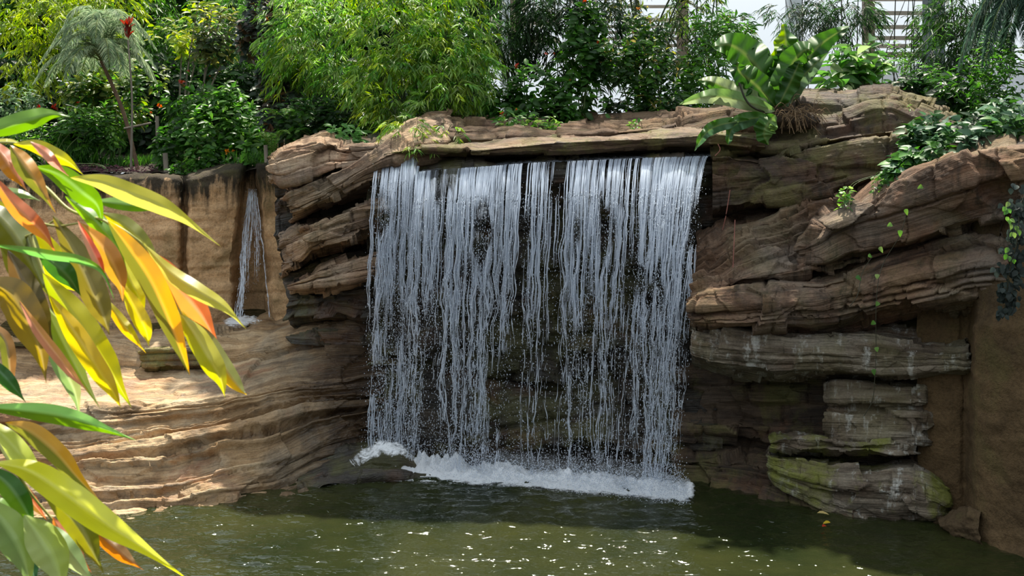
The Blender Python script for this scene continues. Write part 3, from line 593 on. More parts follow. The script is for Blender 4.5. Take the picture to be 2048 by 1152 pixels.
DENS_T = [.5, .85, .9, .9, 1., .95, .7, .75, .85, .85, .8, .6, .35, .55, .8, .7, .4, .4, .85, .8, .6, .6, .55, .85, .9, .9, .85, .5]
DENS_B = [.3, .75, .8, .75, .55, .35, .2, .55, .7, .65, .4, .25, .1, .2, .3, .2, .1, .15, .75, .5, .25, .5, .25, .7, .55, .45, .4, .3]
def dens(x, t): return np.interp(x, DENS_X, DENS_T)*(1-sstep(.2, .7, t))+np.interp(x, DENS_X, DENS_B)*sstep(.2, .7, t)
fall = thing('waterfall', (.0, 14.4, 0), 'wide white waterfall curtain dropping from the overhang into the pool', 'waterfall')
def put(mb, name, mat, parent, kind='stuff'):
    v = [a-np.array(parent.location) for a in mb.v]; mb.v = v; o = mb.build(name, mat, parent); o['kind'] = kind; return o
# sheet of water
def veil(x0, x1, nu, nv, tmax, dz=0.):
    u = np.linspace(x0, x1, nu); t = np.linspace(0, tmax, nv); U, T = np.meshgrid(u, t, indexing='ij')
    jx = 5*T*n1(U*.04+T*3, 3)
    P = fall_path(U, T, jx)
    P[..., 1] += (.05*fbm(np.stack([U*.06, T*5, U*0], -1), 5, 3)+.035*np.sin(T*70+6*fbm(np.stack([U*.03, T*3, U*0], -1), 8, 3))*sstep(.1, .3, T))*sstep(0, .15, T)+dz
    a = (dens(U, T)-.25)*(1-.55*sstep(.05, .4, T))*(1-.8*sstep(.45, tmax, T))
    return P, np.stack([a]*3, -1).reshape(-1, 3), np.stack([(U-x0)*.0063, T*4.], -1).reshape(-1, 2)
mb = MB()
for x0, x1, nu, tm, dz in ((756, 836, 60, 1., 0), (838, 1426, 330, 1., 0)):
    P, c, uv = veil(x0, x1, nu, 200, tm, dz); mb.add(P, grid_faces(nu, 200), c, uv)
# water sliding over the lip
U, T = np.meshgrid(np.linspace(838, 1426, 300), np.linspace(0, 1, 14), indexing='ij')
P = fall_path(U, T*0); P[..., 1] += .45*(1-T); P[..., 2] += .05*(1-T)+.012*fbm(np.stack([U*.15, T*3, U*0], -1), 4, 3)
mb.add(P, grid_faces(300, 14), np.broadcast_to((.50+.45*T)[..., None], T.shape+(3,)).reshape(-1, 3), np.stack([U*.0063, T*.7+3], -1).reshape(-1, 2))
put(mb, 'water_curtain', m_veil, fall)
OCT = np.array([(1, 0, 0), (-1, 0, 0), (0, 1, 0), (0, -1, 0), (0, 0, 1), (0, 0, -1)], float)
OCF = np.array([(0, 2, 4), (2, 1, 4), (1, 3, 4), (3, 0, 4), (2, 0, 5), (1, 2, 5), (3, 1, 5), (0, 3, 5)])
def drops(mb, P, rx, rz):
    n = len(P); v = P[:, None]+OCT[None]*np.stack([rx, rx, rz], -1)[:, None]
    mb.add(v.reshape(-1, 3), (OCF[None]+6*np.arange(n)[:, None, None]).reshape(-1, 3))
def pieces(mb, P, rad, k=5, al=None):
    al = np.full(len(rad), .85) if al is None else al
    ok = rad > 3e-4; a = 0; n = len(rad)
    while a < n:                                                  # keep only the unbroken lengths
        if not ok[a]: a += 1; continue
        b = a
        while b < n and ok[b]: b += 1
        if b-a >= 3: tube(mb, P[a:b], rad[a:b], k, closed=False, c=np.repeat(al[a:b, None], 3, 1))
        a = b
# ropes of water, each a braid of threads that frays into drops
r = np.random.default_rng(21); nt = 190; tt = np.linspace(0, 1, nt)
strands, dm = MB(), MB(); xs = []
x = 757.
while x < 1424: xs.append(x); x += r.uniform(4.5, 12)/(.35+np.interp(x, DENS_X, DENS_T)**1.5)
for i, x in enumerate(xs):
    wT, wB = np.interp(x, DENS_X, DENS_T), np.interp(x, DENS_X, DENS_B)
    M = sstep(.02, .4, tt)*(10*n1(tt*3.2+i*7.1, 4)+6*n1(tt*10+i*3.3, 5)+3*n1(tt*22+i*1.7, 6))
    spread = (2.6+2.2*n1(tt*6+i*5, 6))*(.75+1.1*tt)+.6
    te = 1.15 if r.random() < wB*1.15 else r.uniform(.3, .8)
    for k in range(int(2+7*wT+3*wB)):
        g = r.normal(); jx = M+spread*g*sstep(0, .12, tt)+g*2*(1-sstep(0, .12, tt))+2.4*n1(tt*24+k*9.1+i*4.7, 31)*tt**.35+1.2*n1(tt*55+k*3.1+i*2.7, 32)*tt**.3
        P = fall_path(np.full(nt, x), tt, jx); P[:, 1] += -.02+r.normal(0, .03)*sstep(.03, .3, tt)
        n = .5+.5*n1(tt*38+i*5.1+k*2.7, 14); n2 = .5+.5*n1(tt*8+i*2.3+k*1.1, 15)
        brk = .12+.46*sstep(.08, .6, tt); rad = r.uniform(.0035, .0085)*(.5+1.1*n)*(1-.3*tt)*sstep(brk-.16, brk+.10, .55*n+.45*n2)*(1-sstep(te-.12, te, tt))
        hole = sstep(-.62-.25*wB, -.15-.25*wB, vn(np.stack([(x+jx)*.032, tt*5.2, tt*0+.5], -1), 77)+.55*vn(np.stack([(x+jx)*.10, tt*9, tt*0+.5], -1), 78)+(.15-.75*sstep(0, .25, tt))*.4)
        al = np.clip(r.uniform(.35, 1.)*(.45+.9*n2), .15, 1); rad = rad*hole; pieces(strands, P, rad, 5, al)
    m = int(40+420*max(wT, wB)); t = r.uniform(.06, 1, m)**.85; t = t[(t < te+.1) & (r.random(m) < np.interp(t, [0, 1], [1, .35+.9*wB]))]
    P = fall_path(np.full(len(t), x), t, np.interp(t, tt, M)+np.interp(t, tt, spread)*1.7*r.normal(size=len(t))); P[:, 1] += r.normal(-.03, .05, len(t))
    s = r.uniform(.002, .0058, len(t)); drops(dm, P, s, s*r.uniform(1., 3.5, len(t)))
put(strands, 'water_strand', m_strand, fall)
x = r.uniform(750, 1430, 9000); t = r.random(9000)**.8; k2 = r.random(9000) < dens(x, t)*.8+.12; x, t = x[k2], t[k2]; P = fall_path(x, t, r.normal(0, 5, len(x))); P[:, 1] += r.normal(-.05, .08, len(x)); s = r.uniform(.0018, .0042, len(x)); drops(dm, P, s, s*r.uniform(1, 2.5, len(x)))
put(dm, 'water_drop', m_drop, fall)
# splash
sm = MB(); n = 34000
x = r.uniform(690, 1372, n); f = FOOT(x); Yf = EYE*F/(f-HZ)-.05; k2 = r.random(n) < .35+.75*np.interp(x, DENS_X, DENS_B); x, f, Yf = x[k2], f[k2], Yf[k2]; n = len(x)
hgt = r.exponential(.11, n); P = W(x, f, Yf); P[:, 2] = hgt*np.interp(x, [690, 760, 900, 1372], [.5, 1.6, 1., .9]); P[:, 1] += r.normal(-.05, .17, n)
s = r.uniform(.0025, .0075, n); drops(sm, P, s, s); put(sm, 'splash', m_drop, fall)
# boiling foam at the foot
U, V = np.meshgrid(np.linspace(612, 1420, 380), np.linspace(-.4, 1.35, 130), indexing='ij')
Yf = EYE*F/(np.interp(U, [612, 700, 800, 900, 1000, 1200, 1380, 1420], [958, 948, 944, 946, 953, 968, 986, 990])-HZ)
Xf = (U-CX)/F*Yf; PX = Xf; PY = Yf-V
q = np.stack([PX, PY, PX*0], -1)
end = sstep(612, 680, U)*(1-sstep(1345, 1418, U)); core = np.exp(-(V/.17)**2)
lump = (.5+.5*fbm(q*6, 2, 4))+.4*fbm(q*17, 3, 3)
PZ = .02+end*core*.23*lump*(.25+1.3*(.5+.5*fbm(np.stack([PX*2.2, PX*0, PX*0], -1), 9, 3)))+.012*fbm(q*9, 6, 3)*1.0
a = end*(1.12*np.exp(-(np.maximum(V, 0)/.33)**1.6)*sstep(-.4, -.15, V)+.40*np.exp(-np.maximum(V, 0)/.75))
PZ = np.where(V > .2, PZ-.014*sstep(.2, .5, V), PZ)
mb = MB(); mb.add(np.stack([PX, PY, PZ], -1), grid_faces(380, 130), np.stack([a]*3, -1).reshape(-1, 3)); put(mb, 'foam', m_foam, fall)
# froth where the left edge lands on the rocks
U, V = np.meshgrid(np.linspace(0, 1, 120), np.linspace(0, 1, 50), indexing='ij')
px = 668+U*190; py = np.interp(px, [668, 720, 760, 800, 858], [922, 892, 872, 876, 915])+V*np.interp(px, [668, 720, 858], [24, 50, 40]); Yd = np.interp(px, [668, 720, 800, 858], [14.1, 14.42, 14.45, 14.35])-.22*V
P = W(px, py, Yd); P[..., 1] -= .10*fbm(P*6, 4, 4); a = (np.sin(np.pi*U)**.6)*(.25+.75*np.sin(np.pi*V)**.8)*.72
mb = MB(); mb.add(P, grid_faces(120, 50), np.stack([a]*3, -1).reshape(-1, 3)); put(mb, 'froth', m_foam, fall)
# the wet shelf it lands on
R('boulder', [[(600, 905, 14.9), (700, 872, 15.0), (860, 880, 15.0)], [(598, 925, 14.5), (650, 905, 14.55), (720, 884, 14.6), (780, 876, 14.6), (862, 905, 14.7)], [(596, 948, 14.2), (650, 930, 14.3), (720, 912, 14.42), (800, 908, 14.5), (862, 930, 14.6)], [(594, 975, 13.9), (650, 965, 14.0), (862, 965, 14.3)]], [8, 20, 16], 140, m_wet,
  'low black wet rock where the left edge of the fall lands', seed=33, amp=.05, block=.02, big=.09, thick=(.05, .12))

# --- little fall in the notch of the left wall
sf = thing('small_waterfall', tuple(W(500, 640, 17.0)), 'thin trickling waterfall in the notch of the left wall', 'waterfall')
st = MB(); dd = MB(); nt = 90; tt = np.linspace(0, 1, nt)
def sp(x0, t, x1, j=0.): return W(x0+(x1-x0)*t**.85+j, 378+(634-378)*t, 17.40-.52*t)
for i, (x0, x1, k, rd_) in enumerate([(501, 478, 7, .005), (505, 484, 6, .005), (498, 492, 5, .004), (506, 502, 6, .004), (508, 512, 5, .0035), (509, 524, 4, .003), (511, 541, 3, .004), (503, 474, 4, .004)]):
    M = sstep(.03, .4, tt)*(5*n1(tt*4+i*3, 3)+3*n1(tt*11+i*9, 4)); te = [1.2, 1.2, .8, .6, .75, .6, 1.2, 1.2][i]
    for q in range(k):
        g = r.normal(); P = sp(x0, tt, x1, M+g*(1.2+2.2*tt*(i != 6))+1.2*n1(tt*30+q*9+i, 8)); n = .5+.5*n1(tt*36+q*5+i*3, 5); rad = rd_*(.5+1.1*n)*sstep(.22, .5, n)*(1-sstep(te-.2, te, tt))*sstep(-.02, .10, tt); pieces(st, P, rad, 5, np.full(nt, r.uniform(.3, .9)))
    m = 170; t = r.random(m); t = t[t < te]; P = sp(x0, t, x1, np.interp(t, tt, M)+r.normal(0, 3.5 if i != 6 else 1, len(t))); s_ = r.uniform(.002, .005, len(t)); drops(dd, P, s_, s_*2)
put(st, 'water_strand', m_strand, sf); put(dd, 'water_drop', m_drop, sf)
U, V = np.meshgrid(np.linspace(-1, 1, 90), np.linspace(-1, 1, 40), indexing='ij'); rr = np.sqrt(U**2+V**2); c = W(485, 634, 16.8)
mb = MB(); P = np.stack([c[0]+U*.55, c[1]-.1-V*.5, 1.56-.1*V+.03*fbm(np.stack([U*6, V*6, U*0], -1), 3, 3)*(rr < 1)], -1); mb.add(P, grid_faces(90, 40), np.stack([np.clip(1.0-rr, 0, 1)*.95]*3, -1).reshape(-1, 3)); put(mb, 'foam', m_foam, sf)

# fine spray hanging over the foot of the fall
U, V = np.meshgrid(np.linspace(0, 1, 60), np.linspace(0, 2*np.pi, 25)[:-1], indexing='ij')
px = 690+U*690; f = FOOT(px); Yf = EYE*F/(f-HZ)-.12; R_ = .30*np.sin(np.pi*np.clip(U, .02, .98))**.4*np.interp(U, [0, .2, .5, 1], [1.2, 1.2, .9, .9])*(1+.3*n1(U*9, 5))
P = np.stack([(px-CX)/F*Yf, Yf+.30*np.cos(V)*R_/.3, .08+np.sin(V)*R_], -1); base = P.reshape(-1, 3)
mb = MB(); mb.add(base, grid_faces(24, 60).copy()*0+0 if False else np.stack([(np.arange(59)[:, None]*24+np.arange(24)[None]).ravel(), ((np.arange(59)[:, None]+1)*24+np.arange(24)[None]).ravel(), ((np.arange(59)[:, None]+1)*24+(np.arange(24)[None]+1) % 24).ravel(), (np.arange(59)[:, None]*24+(np.arange(24)[None]+1) % 24).ravel()], 1))
c0, c1 = P[0].mean(0), P[-1].mean(0); i = np.arange(24)
mb.add(np.vstack([P[0], c0]), np.stack([i, (i+1) % 24, np.full(24, 24)], 1)); mb.add(np.vstack([P[-1], c1]), np.stack([(i+1) % 24, i, np.full(24, 24)], 1))
t = NT('spray_mist'); pos = t.n('ShaderNodeTexCoord').outputs['Object']; sx_ = t.n('ShaderNodeSeparateXYZ'); t.l(pos, sx_.inputs[0])
fz = t.n('ShaderNodeMapRange'); t.l(sx_.outputs['Z'], fz.inputs[0]); fz.inputs[1].default_value = .30; fz.inputs[2].default_value = 0.; fz.inputs[3].default_value = 0.; fz.inputs[4].default_value = 1.
nz = t.ramp(t.noise(pos, 4.5, 4, .6), [(.38, 0.), (.68, 1.)]); dn = t.math('MULTIPLY', t.math('MULTIPLY', nz, t.math('POWER', fz.outputs[0], 2.2)), 8.0)
vs = t.n('ShaderNodeVolumeScatter'); vs.inputs['Color'].default_value = (.95, .97, 1, 1); t.l(dn, vs.inputs['Density']); t.l(vs.outputs[0], t.out.inputs['Volume'])
put(mb, 'mist', t.m, fall)
# ================================================================ planting
LF = leaf_mat('leaf_tissue', .5, .42, .45)
LFS = leaf_mat('leaf_tissue_glossy', .35, .48, .3)
LFD = leaf_mat('leaf_tissue_matt', .35, .65, .2)
FLW = leaf_mat('petal_tissue', .4, .5, .3)
m_wood = plain_mat('bark', (.13, .08, .045), .9, .6, 12, .4, stretch=(1, 1, .3))
m_wood2 = plain_mat('grey_wood', (.20, .17, .135), .9, .5, 14, .3, stretch=(1, 1, .2))
m_culm = plain_mat('bamboo_culm', (.05, .075, .02), .45, .1, 8, .3)
m_culmd = plain_mat('dark_stem', (.035, .035, .018), .6, .2, 10, .3)
m_stem = plain_mat('green_stem', (.10, .15, .04), .55, .1, 10, .3)
pr = np.random.default_rng(77)

LEAF2 = (np.array([(0, 0, 0), (.38, .5, .06), (.42, 0, 0), (1, 0, -.12), (.38, -.5, .06)]), np.array([(0, 2, 3, 1), (0, 4, 3, 2)]))      # blade folded on its midrib
def broad(rows, prof, fold=.12, droop=.25):
    v = [(0, 0, 0)]; f = []
    for x, w in zip(rows, prof): v += [(x, w/2, fold*w-droop*x*x), (x, 0, -droop*x*x), (x, -w/2, fold*w-droop*x*x)]
    v.append((1, 0, -droop)); n = len(rows)
    f += [(0, 2, 1, 1), (0, 3, 2, 2)]
    q = [(1+3*k, 2+3*k, 5+3*k, 4+3*k) for k in range(n-1)]+[(2+3*k, 3+3*k, 6+3*k, 5+3*k) for k in range(n-1)]
    e = 3*n+1; b = 1+3*(n-1)
    tri = [(0, 2, 1), (0, 3, 2), (b, b+1, e), (b+1, b+2, e)]
    return np.array(v, float), (np.array(q), np.array(tri))
OVATE = broad([.22, .5, .8], [.8, 1., .55]); LANCE = broad([.25, .55, .82], [.75, 1., .55], .1, .3); HEART = broad([.12, .35, .7], [.95, 1., .6], .08, .25)
STRAP = broad([.2, .45, .7, .88], [.8, 1., .95, .6], .1, .45)

def cloud(mb, P, D, N, L, Wd, col, shape=LEAF2):
    P = np.asarray(P, float); n = len(P)
    if n == 0: return
    D = unit(D); N = N-D*(N*D).sum(-1, keepdims=True); N = unit(N); S = np.cross(N, D)
    V, Fc = shape
    L = np.broadcast_to(L, (n,)); Wd = np.broadcast_to(Wd, (n,))
    v = P[:, None]+V[None, :, 0:1]*L[:, None, None]*D[:, None]+V[None, :, 1:2]*Wd[:, None, None]*S[:, None]+V[None, :, 2:3]*L[:, None, None]*N[:, None]
    k = len(V); c = np.repeat(np.asarray(col, float).reshape(-1, 3) if np.ndim(col) > 1 else np.broadcast_to(col, (n, 3)), k, 0)
    off = k*np.arange(n)[:, None, None]
    if isinstance(Fc, tuple):
        base = mb.n; vv = v.reshape(-1, 3)
        mb.add(vv, (Fc[0][None]+off).reshape(-1, 4), c); mb.f3.append((Fc[1][None]+off).reshape(-1, 3)+base)
    else: mb.add(v.reshape(-1, 3), (Fc[None]+off).reshape(-1, Fc.shape[1]), c)
def tints(n, pal, r=pr, jit=.18):
    pal = np.asarray(pal, float); a = pal[r.integers(0, len(pal), n)]; b = pal[r.integers(0, len(pal), n)]; k = r.random((n, 1))
    return np.clip((a*k+b*(1-k))*(1+jit*r.normal(size=(n, 1))), .004, .9)
def rdir(n, r=pr): return unit(r.normal(size=(n, 3)))
def in_blob(n, c, rad, r=pr, shell=.45):
    d = rdir(n, r); q = (shell+(1-shell)*r.random((n, 1))**.6); return np.asarray(c)+d*q*np.asarray(rad), d
def wp(px, py, Y): return W(px, py, Y)

def sprays(mb, tw, P, out, pal, nl=8, L=.16, Wd=.024, twl=.28, droop=.4, r=pr, twigs=True):
    """drooping twigs with a fan of narrow leaves"""
    n = len(P); D = unit(out*np.array([1, 1, .4])+r.normal(0, .35, (n, 3))+np.array([0, 0, -.15]))
    ts = np.linspace(.45, 1, nl)**.8
    base = P[:, None]+D[:, None]*(ts*twl)[None, :, None]+np.array([0, 0, -1])*(droop*twl*ts**2)[None, :, None]
    T = unit(D[:, None]+np.array([0, 0, -2*droop])*ts[None, :, None])
    side = unit(np.cross(T, np.array([0, 0, 1.])+.01)); sg = np.where(np.arange(nl) % 2, 1., -1.)[None, :, None]
    ld = unit(T*.75+side*sg*r.uniform(.2, 1.0, (n, nl, 1))+np.array([0, 0, -.22])+r.normal(0, .15, (n, nl, 3)))
    nn = unit(np.array([0, 0, 1.])+r.normal(0, .45, (n, nl, 3)))
    c = np.repeat(tints(n, pal, r), nl, 0)*(1+.2*r.normal(size=(n*nl, 1)))
    ll = L*r.uniform(.65, 1.2, n*nl)
    cloud(mb, base.reshape(-1, 3), ld.reshape(-1, 3), nn.reshape(-1, 3), ll, Wd*r.uniform(.8, 1.25, n*nl), np.clip(c, .004, .9))

def rel(mb, loc):
    mb.v = [a-np.asarray(loc) for a in mb.v]; return mb
def bamboo(label, base, blobs, pal, n, culms=5, L=.16, Wd=.024, twl=.28, nl=8, droop=.4, group=None, cm=None, seed=1, name='bamboo', clump=.35, cw=.012, shell=.45):
    """blobs: (px, py, distance, radius across, radius up, weight); base: (px, py, distance)"""
    r = np.random.default_rng(seed); b = ground(W(*base)); t = thing(name, tuple(b), label, 'bamboo' if name == 'bamboo' else 'tree', group)
    wsum = sum(q[5] for q in blobs); mb = MB(); br = MB(); tops = []
    for px, py, Y, ra, rz, wt in blobs:
        c = W(px, py, Y); tops.append((c, ra, rz)); k = int(n*wt/wsum)
        P, d = in_blob(k, c, (ra, ra*.8, rz), r, shell); m = vn(P*2.2, seed)+.5*vn(P*5, seed+1) > -clump+.0*P[:, 0]; P, d = P[m], d[m]
        sprays(mb, br, P, d, pal, nl, L, Wd, twl, droop, r)
        for q in range(min(26, k//14)):
            i = r.integers(0, len(P)); a = c+np.array([0, 0, -.3*rz]); tube(br, [a+(P[i]-a)*.05, a+(P[i]-a)*.6+np.array([0, 0, .12]), P[i]], [.006, .004, .002], 4, 6)
    rel(mb, b).build('foliage', LF, t)
    if br.n: rel(br, b).build('branches', cm or m_culm, t)['kind'] = 'stuff'
    for i in range(culms):
        c, ra, rz = tops[i % len(tops)]; q = b+np.array([r.normal(0, .13), r.normal(0, .1), -.1]); top = c+np.array([r.normal(0, .5*ra), r.normal(0, .2), rz*r.uniform(.2, .8)])
        cu = MB(); mid = (q+top)/2+np.array([(q-top)[0]*.25, 0, .15]); pts = catmull([q, mid, top], 40); rad = np.linspace(cw, cw*.4, 40)*(1+.18*(np.arange(40) % 5 == 0)); tube(cu, pts, rad, 6); rel(cu, b).build('culm', cm or m_culm, t)
    return t
def leafy(label, base, blobs, pal, n, shape=OVATE, L=.14, Wd=.07, name='shrub', cat='shrub', group=None, mat=None, stems=5, up=.55, seed=1, flowers=None, clump=.35, sm=None, sr=.012, shell=.5, lit=None):
    """broad-leaved plant: leaves in whorls at the ends of many shoots"""
    r = np.random.default_rng(seed); b = ground(W(*base)); t = thing(name, tuple(b), label, cat, group)
    wsum = sum(q[5] for q in blobs); mb = MB(); st = MB(); allP = []
    for px, py, Y, ra, rz, wt in blobs:
        c = W(px, py, Y); k = int(n*wt/wsum/5)
        P, d = in_blob(k, c, (ra, ra*.8, rz), r, shell); m = vn(P*2.6, seed)+.4*vn(P*6, seed+1) > -clump; P, d = P[m], d[m]; allP.append(P)
        if len(P) == 0: continue
        m5 = 5; ang = r.uniform(0, 6.28, (len(P), 1))+np.arange(m5)[None]*2.4
        D = np.stack([np.cos(ang), np.sin(ang), np.full(ang.shape, .15)], -1)+d[:, None]*.7+r.normal(0, .2, (len(P), m5, 3))+np.array([0, 0, -.25])
        N = np.array([0, 0, up])+d[:, None]*.5+np.array([0, -.35, 0])+r.normal(0, .3, (len(P), m5, 3)); PP = np.repeat(P[:, None], m5, 1)+np.array([0, 0, -.05])*np.arange(m5)[None, :, None]
        c5 = np.repeat(tints(len(P), pal, r, .12), m5, 0)*(1+.14*r.normal(size=(len(P)*m5, 1)))
        k2 = len(P)*m5; s = r.uniform(.6, 1.15, k2); cloud(mb, PP.reshape(-1, 3), D.reshape(-1, 3), N.reshape(-1, 3), L*s, Wd*s*r.uniform(.85, 1.15, k2), np.clip(c5, .004, .9), shape)
        if lit is not None:  # extra lighter-tinted leaves: sunlight put into colour, and one shrub's yellow tips
            k3 = max(1, len(P)//3); i = r.choice(len(P), k3); cloud(mb, P[i]+np.array([0, 0, .04]), rdir(k3, r)+np.array([0, 0, .4]), rdir(k3, r)+np.array([0, 0, 1]), L*.8, Wd*.7, tints(k3, lit, r), shape)
    rel(mb, b).build('foliage', mat or LF, t)
    allP = np.concatenate(allP) if allP else np.zeros((0, 3))
    for i in range(stems):
        p = allP[r.integers(0, len(allP))]; q = b+np.array([r.normal(0, .06), r.normal(0, .05), -.05]); tube(st, [q, (q+p)/2+np.array([(q-p)[0]*.2, 0, .05]), p], [sr, sr*.8, sr*.4], 5, 14)
    if st.n: rel(st, b).build('stem', sm or m_stem, t)
    if flowers:
        fpts, fcol, fs = flowers
        for q in fpts:
            p = W(*q); fm = MB(); fs = fs*.62; k = 12; cloud(fm, np.repeat(p[None], k, 0)+r.normal(0, fs*.25, (k, 3)), rdir(k, r)+np.array([0, -.4, .5]), rdir(k, r), fs, fs*.6, tints(k, np.array(fcol)*.6, r), OVATE); rel(fm, b).build('flower', FLW, t)
    return t

Y1 = [(.24, .35, .03), (.15, .27, .025), (.32, .40, .045)]             # yellow-green
G1 = [(.10, .26, .035), (.055, .18, .025), (.17, .34, .06), (.24, .36, .10)]             # fresh green
G2 = [(.038, .12, .016), (.07, .185, .025), (.022, .07, .011)]             # mid green
G3 = [(.018, .052, .015), (.03, .075, .024), (.012, .03, .009)]           # dark green
GB = [(.06, .13, .07), (.10, .19, .11), (.04, .09, .05)]              # blue-green
OL = [(.13, .15, .03), (.07, .10, .025), (.20, .20, .05)]
BR = [(.10, .05, .02), (.06, .05, .025), (.14, .07, .02)]
BK = 'tall trees closing off the view behind the garden'

# --- far trees
def tree(label, base, blobs, pal, n, seed, L=.30, Wd=.15, shape=OVATE, group=BK, tr=.07, mat=None, **k):
    t = leafy(label, base, blobs, pal, n, shape, L, Wd, 'tree', 'tree', group, mat, stems=4, seed=seed, sm=m_wood, sr=tr, **k)
    return t
tree('dark broad tree filling the top left corner behind the yellow bamboo', (60, 300, 27), [(-60, 60, 27, 2.2, 2.6, 1), (80, 160, 27, 1.8, 1.6, .8), (60, -160, 27, 3, 1.6, 1)], G2, 7000, 1)
tree('dark tree standing behind the feathery palm', (280, 300, 28), [(230, 120, 28, 1.9, 1.8, 1), (330, 20, 28.5, 2.0, 1.6, 1), (250, -160, 28, 3, 1.4, .8)], G2, 7000, 2)
tree('deep green tree behind the yellow-leaved sapling', (420, 300, 27.5), [(420, 150, 27.5, 1.8, 1.7, 1), (480, 20, 27, 1.8, 1.6, 1), (460, -160, 28, 3, 1.4, .8)], G2, 7000, 3)
tree('deep green tree behind the left side of the bright bamboo', (640, 280, 27), [(640, 120, 27, 1.7, 1.7, 1), (680, -20, 27, 2.0, 1.5, 1), (640, 230, 26, 1.6, .7, .5)], G2, 7000, 4)
tree('deep green tree behind the right side of the bright bamboo', (850, 270, 27), [(830, 130, 27, 1.7, 1.6, 1), (900, -20, 27, 1.9, 1.5, 1), (850, 230, 26, 1.6, .6, .5)], G3, 7000, 5)
MS = 'dark understorey shrubs under the far trees'
for i, (px, lb) in enumerate([(-20, 'dark understorey shrub at the far left edge'), (120, 'dark understorey shrub behind the yellow-green bamboo'), (260, 'dark understorey shrub seen between palm trunk and upright stake'), (400, 'dark understorey shrub behind the thin saplings'), (540, 'dark understorey shrub behind the slate-leaved climber'), (700, 'dark understorey shrub behind the left bright bamboo'), (860, 'dark understorey shrub behind the right bright bamboo')]):
    leafy(lb, (px, 300, 22), [(px, 250, 22, .95, .6, 1), (px+40, 170, 22.5, .9, .6, 1)], G3+G2[:1], 1500, OVATE, .22, .12, group=MS, seed=200+i, clump=.9, shell=.3)
tree('shady tree filling the extreme top left corner', (-40, 300, 24.5), [(-30, 30, 24.5, 1.2, 1.4, 1), (60, -60, 24.5, 1.4, 1.0, .8)], G2, 3200, 6)
tree('olive-green tree between the yellow bamboo and the saplings', (230, 300, 25.5), [(240, 60, 25.5, 1.3, 1.2, 1), (330, 170, 25.5, 1.2, .9, .8), (250, -80, 25.5, 1.5, .9, .6)], G2+OL[:1], 3600, 7)
# --- bamboos
bamboo('yellow-green bamboo arching over the top left corner', (90, 320, 21), [(130, 70, 20.5, .75, .95, 1.1), (50, 110, 20.6, .5, .6, .6), (60, 10, 21, .9, .6, .9), (190, 10, 21, .8, .6, .8), (120, -120, 21, 1.4, .8, .6)], Y1, 1500, 5, .17, .028, seed=11, clump=.2)
bamboo('green bamboo behind the palm crown', (310, 320, 23.5), [(250, 30, 23.5, .9, .8, 1), (360, 40, 23.5, 1.0, .7, .8), (300, 150, 23, .9, .8, .7), (350, -130, 23.5, 1.6, .9, .6)], G2+G1[:1], 1200, 6, .18, .03, seed=12, clump=.1)
bamboo('green bamboo behind the dark climber at top centre left', (480, 320, 23), [(500, 150, 23, .8, .9, 1), (440, 60, 23, .9, .7, 1), (520, 10, 23.2, .9, .6, .7)], G1+G2, 900, 5, .17, .028, seed=13, clump=.15)
CB = 'bright bamboo clumps over the left end of the main fall'
bamboo('left clump of bright green bamboo above the left cliff', (660, 275, 17.6), [(640, 80, 17.5, .72, .62, 1.2), (580, 60, 17.7, .4, .45, .5), (690, 150, 17.3, .5, .45, .6), (620, 150, 17.5, .45, .35, .5), (680, -60, 17.6, 1.1, .6, .8)], G1+Y1[:1], 1250, 7, .165, .026, group=CB, seed=14, clump=.3)
bamboo('middle clump of bright green bamboo, the fullest of the three', (810, 265, 17.2), [(790, 60, 17.2, .75, .55, 1.1), (760, 150, 16.8, .55, .45, .8), (860, 130, 16.9, .55, .5, .8), (790, 215, 16.5, .33, .3, .45), (820, -70, 17.3, 1.2, .6, .7)], G1+Y1, 1500, 8, .165, .026, group=CB, seed=15, clump=.3)
bamboo('right clump of bright green bamboo, thinning against the white sky', (900, 260, 17.0), [(900, 70, 17.1, .5, .55, .8), (940, 140, 16.9, .3, .35, .45), (900, 195, 16.5, .42, .28, .6), (860, 230, 16.3, .3, .2, .35), (930, -70, 17.2, .8, .6, .6)], G1+Y1[:1], 820, 7, .16, .025, group=CB, seed=16, clump=.2)
for i, (px, py, Y, s) in enumerate([(815, 262, 15.35, .26), (893, 262, 15.4, .14), (836, 288, 15.05, .12)]):
    bamboo(['bamboo sprig drooping over the left end of the log-like overhang', 'small bamboo sprig hanging on the overhang right of a larger one', 'little green tuft growing beside the narrow left water chute'][i], (px, py-10, Y+.1), [(px, py, Y, s, s*.7, 1)], Y1+G1, [60, 18, 14][i], 2, .12, .018, .16, seed=60+i, cw=.004, clump=1, group='sprigs over the overhang')
DB = 'dark bamboos against the white glass'
bamboo('dark bamboo right of the bright clumps', (1030, 260, 18.2), [(1020, 20, 18.2, .5, .55, 1), (1060, 70, 18.0, .45, .4, .8), (990, 90, 18, .3, .4, .6), (1040, -90, 18.2, .9, .5, .5), (1030, -210, 18.2, 1.0, .75, .9)], G3+G2[:1], 909, 12, .2, .022, group=DB, seed=17, clump=.1)
bamboo('dark bamboo with drooping finger-like leaves over the red-flowered shrubs', (1130, 260, 18.0), [(1110, 25, 17.8, .45, .45, 1), (1180, 40, 18, .45, .45, .8), (1150, 120, 18.2, .5, .4, .6), (1150, -90, 18.2, .9, .5, .5), (1130, -210, 18.0, 1.0, .75, .9)], G3, 868, 8, .22, .026, group=DB, seed=18, clump=.1)
